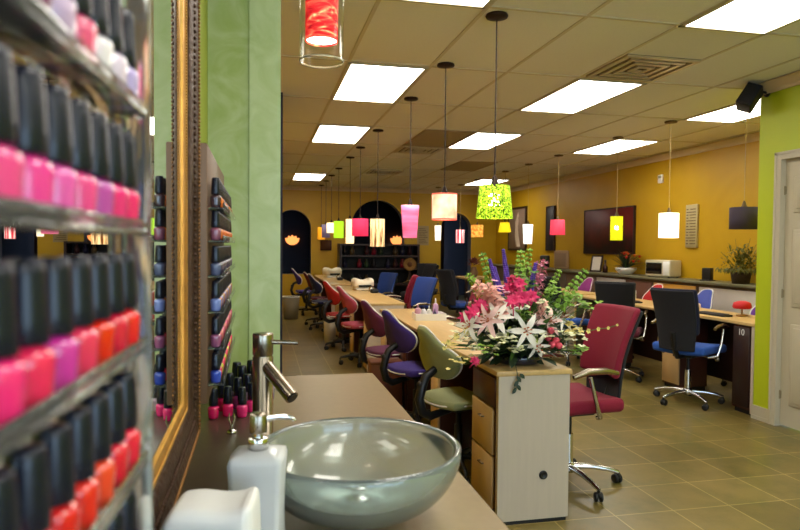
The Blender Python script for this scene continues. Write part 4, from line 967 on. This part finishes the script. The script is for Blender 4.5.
for (x, y, w, h, m_, lb) in ((5.42, 11.45, .2, .24, blackp, 'black box on the ledge behind the bouquet, next to a beige board'), (5.42, 10.75, .3, .34, mat('beige_board', rgb(170, 140, 110), .6), 'beige rounded board leaning on the ledge behind the bouquet')):
    bx = thing('ledge_box', lb, 'box', (x, y, LZ), rad(-60)); MB().rbox(-w / 2, w / 2, -.04, .04, 0, h, .03, 4).build('box_body', m_, bx); MB().rbox(-w * .4, w * .4, -.046, -.036, h * .12, h * .86, .004, 1).build('box_face', mat('box_face_' + m_.name, tuple(c * .7 for c in m_.node_tree.nodes['Principled BSDF'].inputs[0].default_value[:3]) + (1,), .5), bx)
pp = thing('potted_plant', 'leafy green plant in a dark basket on the ledge by the green wall', 'potted plant', (5.36, 6.22, LZ))
bs = MB().lathe([(.001, 0), (.09, 0), (.11, .13), (.10, .13), (.085, .02), (.001, .02)], n=24).build('basket', mat('dark_wicker', rgb(58, 44, 26), .8, noise=.4, nscale=60, bump=.5), pp)
b_ = MB(); q_ = random.Random(9)
for k in range(560):
    a = q_.uniform(0, 2 * PI); e = q_.uniform(-.5, 1.5); rr_ = q_.uniform(.05, .27); p = V((0, 0, .16)) + rdir(a, max(.05, e)) * rr_; b_.petal(p, rdir(a + q_.uniform(-1.6, 1.6), e + q_.uniform(-.9, .6)), (0, 0, 1), q_.uniform(.035, .08), q_.uniform(.012, .026), q_.uniform(.1, .7))
for k in range(14):
    a = q_.uniform(0, 2 * PI); e = q_.uniform(.5, 1.4); b_.tube([(0, 0, .12), V((0, 0, .16)) + rdir(a, e) * q_.uniform(.25, .4)], .003, 4)
b_.v = [(min(x, .24), y, max(z, .004)) for x, y, z in b_.v]
b_.build('foliage', mat('plant_leaf', rgb(92, 92, 34), .5, noise=.45, nscale=10), pp)['kind'] = 'stuff'
def canvas(lb, y0, y1, z0_, z1_, m_, cat='painting', d=.035, frame=None):
    r = thing('wall_canvas', lb, cat, (XR, (y0 + y1) / 2, z0_)); w = (y1 - y0) / 2; h = z1_ - z0_
    MB().rbox(-d, 0, -w, w, 0, h, .003, 1).build('canvas', m_, r)
    f_ = MB(); t_ = .02 if frame is None else .045
    for a in (-1, 1): f_.box(-d - .006, 0, a * w - t_ / 2, a * w + t_ / 2, -t_ / 2, h + t_ / 2)
    f_.box(-d - .006, 0, -w, w, -t_ / 2, t_ / 2); f_.box(-d - .006, 0, -w, w, h - t_ / 2, h + t_ / 2)
    f_.build('frame', frame or darkw, r); return r
ar = mat('dark_red_abstract', rgb(60, 14, 12), .5); nt = ar.node_tree; bsd = nt.nodes['Principled BSDF']
tc = nt.nodes.new('ShaderNodeTexCoord'); nz = nt.nodes.new('ShaderNodeTexNoise'); nz.inputs['Scale'].default_value = 3; nz.inputs['Detail'].default_value = 6
sx = nt.nodes.new('ShaderNodeSeparateXYZ'); ad = nt.nodes.new('ShaderNodeMath'); ad.operation = 'MULTIPLY_ADD'; ad.inputs[1].default_value = 1.0; cr = nt.nodes.new('ShaderNodeValToRGB')
cr.color_ramp.elements[0].position = .55; cr.color_ramp.elements[0].color = rgb(22, 8, 8); cr.color_ramp.elements[1].position = 1.15; cr.color_ramp.elements[1].color = rgb(96, 18, 14)
nt.links.new(tc.outputs['Object'], nz.inputs['Vector']); nt.links.new(tc.outputs['Object'], sx.inputs[0]); nt.links.new(sx.outputs['Z'], ad.inputs[0]); nt.links.new(nz.outputs['Fac'], ad.inputs[2]); nt.links.new(ad.outputs[0], cr.inputs[0]); nt.links.new(cr.outputs[0], bsd.inputs['Base Color'])
canvas('large dark red abstract painting on the yellow wall behind the yellow filigree pendant', 8.72, 10.23, 1.30, 2.04, ar)
canvas('tall narrow dark panel hung on the yellow wall', 11.42, 11.76, 1.34, 2.2, mat('charcoal_panel', rgb(38, 34, 38), .6, noise=.4, nscale=14), 'wall panel')
fg_ = canvas('framed pale picture of a draped figure at the end of the yellow wall', 12.78, 13.72, 1.34, 2.26, mat('figure_ground', rgb(136, 112, 92), .6, noise=.2, nscale=3), 'picture', frame=darkw)
fm = MB().lathe([(.001, 0), (.13, 0), (.1, .25), (.07, .45), (.09, .55), (.05, .64), (.055, .7), (.001, .76)], n=16); fm.v = [(-.036 - .006 * (x < 0), y * 1.0 - .1 + .1 * math.sin(z * 4), z + .06) for x, y, z in fm.v]
fm.build('painted_figure', mat('figure_pale', rgb(206, 186, 160), .6), fg_)
sn = thing('tall_wall_sign', 'tall narrow cream price board with rows of dark lines on the yellow wall', 'sign', (XR, 7.40, 1.41))
MB().rbox(-.03, 0, -.115, .115, 0, .57, .004, 1).build('board', mat('cream_board', rgb(180, 164, 116), .6), sn)
l_ = MB()
for k in range(13):
    for a, b2 in ((-.09, .02 + .015 * ((k * 7) % 3)), (.055, .095)): l_.box(-.032, -.03, a, b2, .045 + .038 * k, .058 + .038 * k)
l_.build('price_line', mat('sign_ink', rgb(110, 92, 60), .7), sn)
ws = thing('wall_thermostat', 'small white thermostat high on the yellow wall', 'thermostat', (XR, 8.1, 2.33)); MB().rbox(-.03, 0, -.05, .05, 0, .12, .008, 2).build('casing', white, ws); MB().rbox(-.033, -.028, -.035, .035, .07, .105, .002, 1).build('display', mat('lcd', rgb(150, 160, 140), .3), ws)
# speaker on a bracket at the green wall corner
sp = thing('wall_speaker', 'black speaker on a swivel bracket at the green wall corner', 'speaker', (4.0, 4.40, 2.66))
MB().lathe([(.001, 0), (.035, 0), (.035, .01), (.001, .012)], n=14, T=M.Rotation(-PI / 2, 4, 'Y')).build('bracket_plate', blackp, sp)
MB().tube([(-.01, 0, 0), (-.05, .0, .005), (-.085, .01, -.005)], .011, 8).build('bracket_arm', blackp, sp)
Ts = M.Translation((-.15, .02, -.045)) @ M.Rotation(rad(35), 4, 'Z') @ M.Rotation(rad(24), 4, 'X') @ M.Rotation(rad(24), 4, 'Y')
MB().rbox(-.065, .065, -.06, .06, -.10, .10, .012, 3, T=Ts).build('speaker_cabinet', blackp, sp)
MB().rbox(-.074, -.062, -.054, .054, -.092, .092, .006, 2, T=Ts).build('speaker_grille', mat('grille_black', rgb(28, 28, 30), .8, noise=.3, nscale=200), sp)

# ------------------------------------------------------------------ rear of the salon
sh = thing('display_cabinet', 'dark wooden display cabinet in front of the wide middle arch', 'cabinet', (1.72, 13.95, 0))
W_ = 1.82
MB().box(0, .05, 0, .45, 0, 1.44).build('side_panel', darkw, sh); MB().box(W_ - .05, W_, 0, .45, 0, 1.44).build('side_panel', darkw, sh)
for z in (.05, .5, .86, 1.15, 1.40): MB().box(.05, W_ - .05, 0.01, .44, z, z + .038).build('shelf', darkw, sh)
MB().box(.05, W_ - .05, .42, .45, .05, 1.42).build('back_panel', mat('black_backing', rgb(16, 14, 16), .6), sh)
for k in range(10):
    x = 1.86 + .165 * k
    for zi, z in enumerate((.54, .90, 1.19)):
        if (k * 3 + zi) % 4 == 0: continue
        c = [(120, 16, 40), (60, 24, 30), (30, 30, 60), (90, 70, 40), (24, 20, 24), (40, 60, 40)][(k * 5 + zi * 2) % 6]
        j = MB().lathe([(.001, 0), (.05, 0), (.055, .1), (.03, .15), (.025, .18), (.03, .2), (.001, .2)], n=14).build('product_jar', mat('jar_%d_%d_%d' % c, rgb(*c), .3), loc=(x, 14.15, z))
        tag(j, f'{cname(c)} jar on the {["lower", "middle", "upper"][zi]} shelf of the dark cabinet, {ORD[k]} from the amber pendant end', 'jar', 'jars in the dark display cabinet')
rv = thing('rolled_towel_basket', 'deep red basket low on the dark display cabinet', 'basket', (2.0, 14.05, .09)); MB().rbox(-.2, .2, -.12, .12, 0, .3, .04, 3).build('basket_body', F['crimson'], rv); MB().rbox(-.21, .21, -.13, .13, .28, .32, .015, 2).build('basket_rim', F['burgundy'], rv)
def sconce(x, y, z, lb):
    r = thing('wall_sconce', lb, 'wall lamp', (x, y, z), group='orange fan wall lamps beyond the arches')
    MB().rbox(-.05, .05, -.03, 0, -.1, .08, .01, 2).build('wall_plate', bronze, r)
    f_ = MB()
    for k in range(5):
        a = (k - 2) * .42; f_.petal((0, -.05, 0), (math.sin(a), -.35, math.cos(a)), (0, -1, 0), .26, .13, .1, 5)
    f_.build('fan_shade', mat('amber_fan', rgb(240, 140, 70), .5, emit=rgb(250, 150, 80), es=1.1), r)
sconce(.85, 17.4, 1.42, 'orange fan shaped wall lamp glowing inside the small arched niche'); sconce(3.73, 17.4, 1.44, 'orange fan shaped wall lamp glowing through the wide middle arch')
wr = thing('round_wicker_disc', 'round tan wicker disc standing on the dark cabinet side', 'wall decoration', (3.20, 13.5, 0))
MB().lathe([(.001, 0), (.17, 0), (.17, .02), (.02, .03), (.02, .88), (.001, .88)], n=20).build('stand', darkw, wr)
wm = MB()
for k in range(24):
    a = 2 * PI * k / 24; wm.tube([(math.cos(a) * .05, -.01, 1.0 + math.sin(a) * .05), (math.cos(a) * .14, -.025, 1.0 + math.sin(a) * .14)], [.012, .017], 6)
wm.build('wicker_rim', mat('tan_wicker', rgb(150, 112, 56), .8, noise=.3, nscale=60), wr); MB().ball((0, -.015, 1.0), .06, 14, (1, .4, 1)).build('disc_centre', mat('brown_wicker', rgb(100, 60, 30), .8), wr)
pl_ = thing('dried_flower_vase', 'vase of brownish dried flowers on a side table before the third arch', 'flowers', (4.30, 12.4, .78))
MB().lathe([(.001, 0), (.06, 0), (.09, .08), (.05, .18), (.06, .2), (.05, .2), (.001, .05)], n=18).build('vase', mat('tan_vase', rgb(150, 120, 90), .5), pl_)
b_ = MB(); q_ = random.Random(12)
for k in range(90):
    a = q_.uniform(0, 2 * PI); e = q_.uniform(.1, 1.5); b_.petal(V((0, 0, .2)) + rdir(a, e) * .1, rdir(a, e), (0, 0, 1), q_.uniform(.06, .14), .03, .2, 3)
b_.build('dried_blooms', mat('dried_brown', rgb(110, 60, 50), .8, noise=.5, nscale=20), pl_)['kind'] = 'stuff'
stb = thing('side_table', 'dark side table under the dried flower vase', 'table', (4.30, 12.4, 0)); MB().rbox(-.3, .3, -.35, .35, .74, .78, .006, 2).build('tabletop', oak, stb)
for a in (-1, 1):
    for c_ in (-1, 1): MB().box(a * .26 - .025, a * .26 + .025, c_ * .3 - .025, c_ * .3 + .025, 0, .74).build('leg', darkw, stb)
nb_ = thing('notice_board', 'small grey notice sheet on the yellow strip between the arches', 'notice', (3.78, YB + .003, 1.42)); MB().box(-.14, .14, -.012, 0, 0, .46).build('sheet', mat('grey_sheet', rgb(160, 140, 96), .7), nb_)
l_ = MB()
for k in range(9): l_.box(-.11, .11 - .03 * (k % 3), -.0135, -.012, .05 + .042 * k, .065 + .042 * k)
l_.build('text_line', mat('sign_ink', rgb(110, 92, 60), .7), nb_)
bp_ = thing('brown_wall_plaque', 'dark brown plaque on the back wall below the amber pendant', 'plaque', (1.48, YB, 1.28)); MB().rbox(-.13, .13, -.02, 0, 0, .24, .004, 1).build('plaque_board', walnut, bp_); MB().rbox(-.1, .1, -.026, -.018, .03, .21, .003, 1).build('plaque_face', mat('plaque_brown', rgb(90, 56, 34), .6), bp_)

# ------------------------------------------------------------------ camera, world, light
WORLD = 4.2
pt = bpy.data.lights.new('window_portal', 'AREA'); pt.shape = 'RECTANGLE'; pt.size = 3.8; pt.size_y = 1.9; pt.cycles.is_portal = True
po = bpy.data.objects.new('window_portal', pt); COL.objects.link(po); po.location = (2.0, -3.62, 1.45); po.rotation_euler = (PI / 2, 0, 0)
w = bpy.data.worlds.new('World'); SC.world = w; w.use_nodes = True
w.node_tree.nodes['Background'].inputs[0].default_value = (.54, .76, 1, 1); w.node_tree.nodes['Background'].inputs[1].default_value = WORLD
cam = bpy.data.cameras.new('Camera'); co = bpy.data.objects.new('Camera', cam); COL.objects.link(co); SC.camera = co
cam.sensor_fit = 'HORIZONTAL'; cam.sensor_width = 36; cam.lens = CAMF / 800 * 36; cam.clip_start = .02
co.matrix_world = M.Translation((0, 0, 1.4)) @ M.Rotation(-YAW, 4, 'Z') @ M.Rotation(PI / 2 - PIT, 4, 'X') @ M.Rotation(ROL, 4, 'Z')
cam.dof.use_dof = True; cam.dof.focus_distance = 3.0; cam.dof.aperture_fstop = 6
SC.cycles.max_bounces = 10; SC.cycles.diffuse_bounces = 5; SC.cycles.glossy_bounces = 5; SC.cycles.transmission_bounces = 10; SC.cycles.transparent_max_bounces = 12
SC.cycles.caustics_reflective = False; SC.cycles.caustics_refractive = False; SC.cycles.sample_clamp_indirect = 6; SC.cycles.use_denoising = True
SC.view_settings.view_transform = 'Standard'; SC.view_settings.look = 'None'; SC.view_settings.exposure = .78; SC.view_settings.gamma = 1
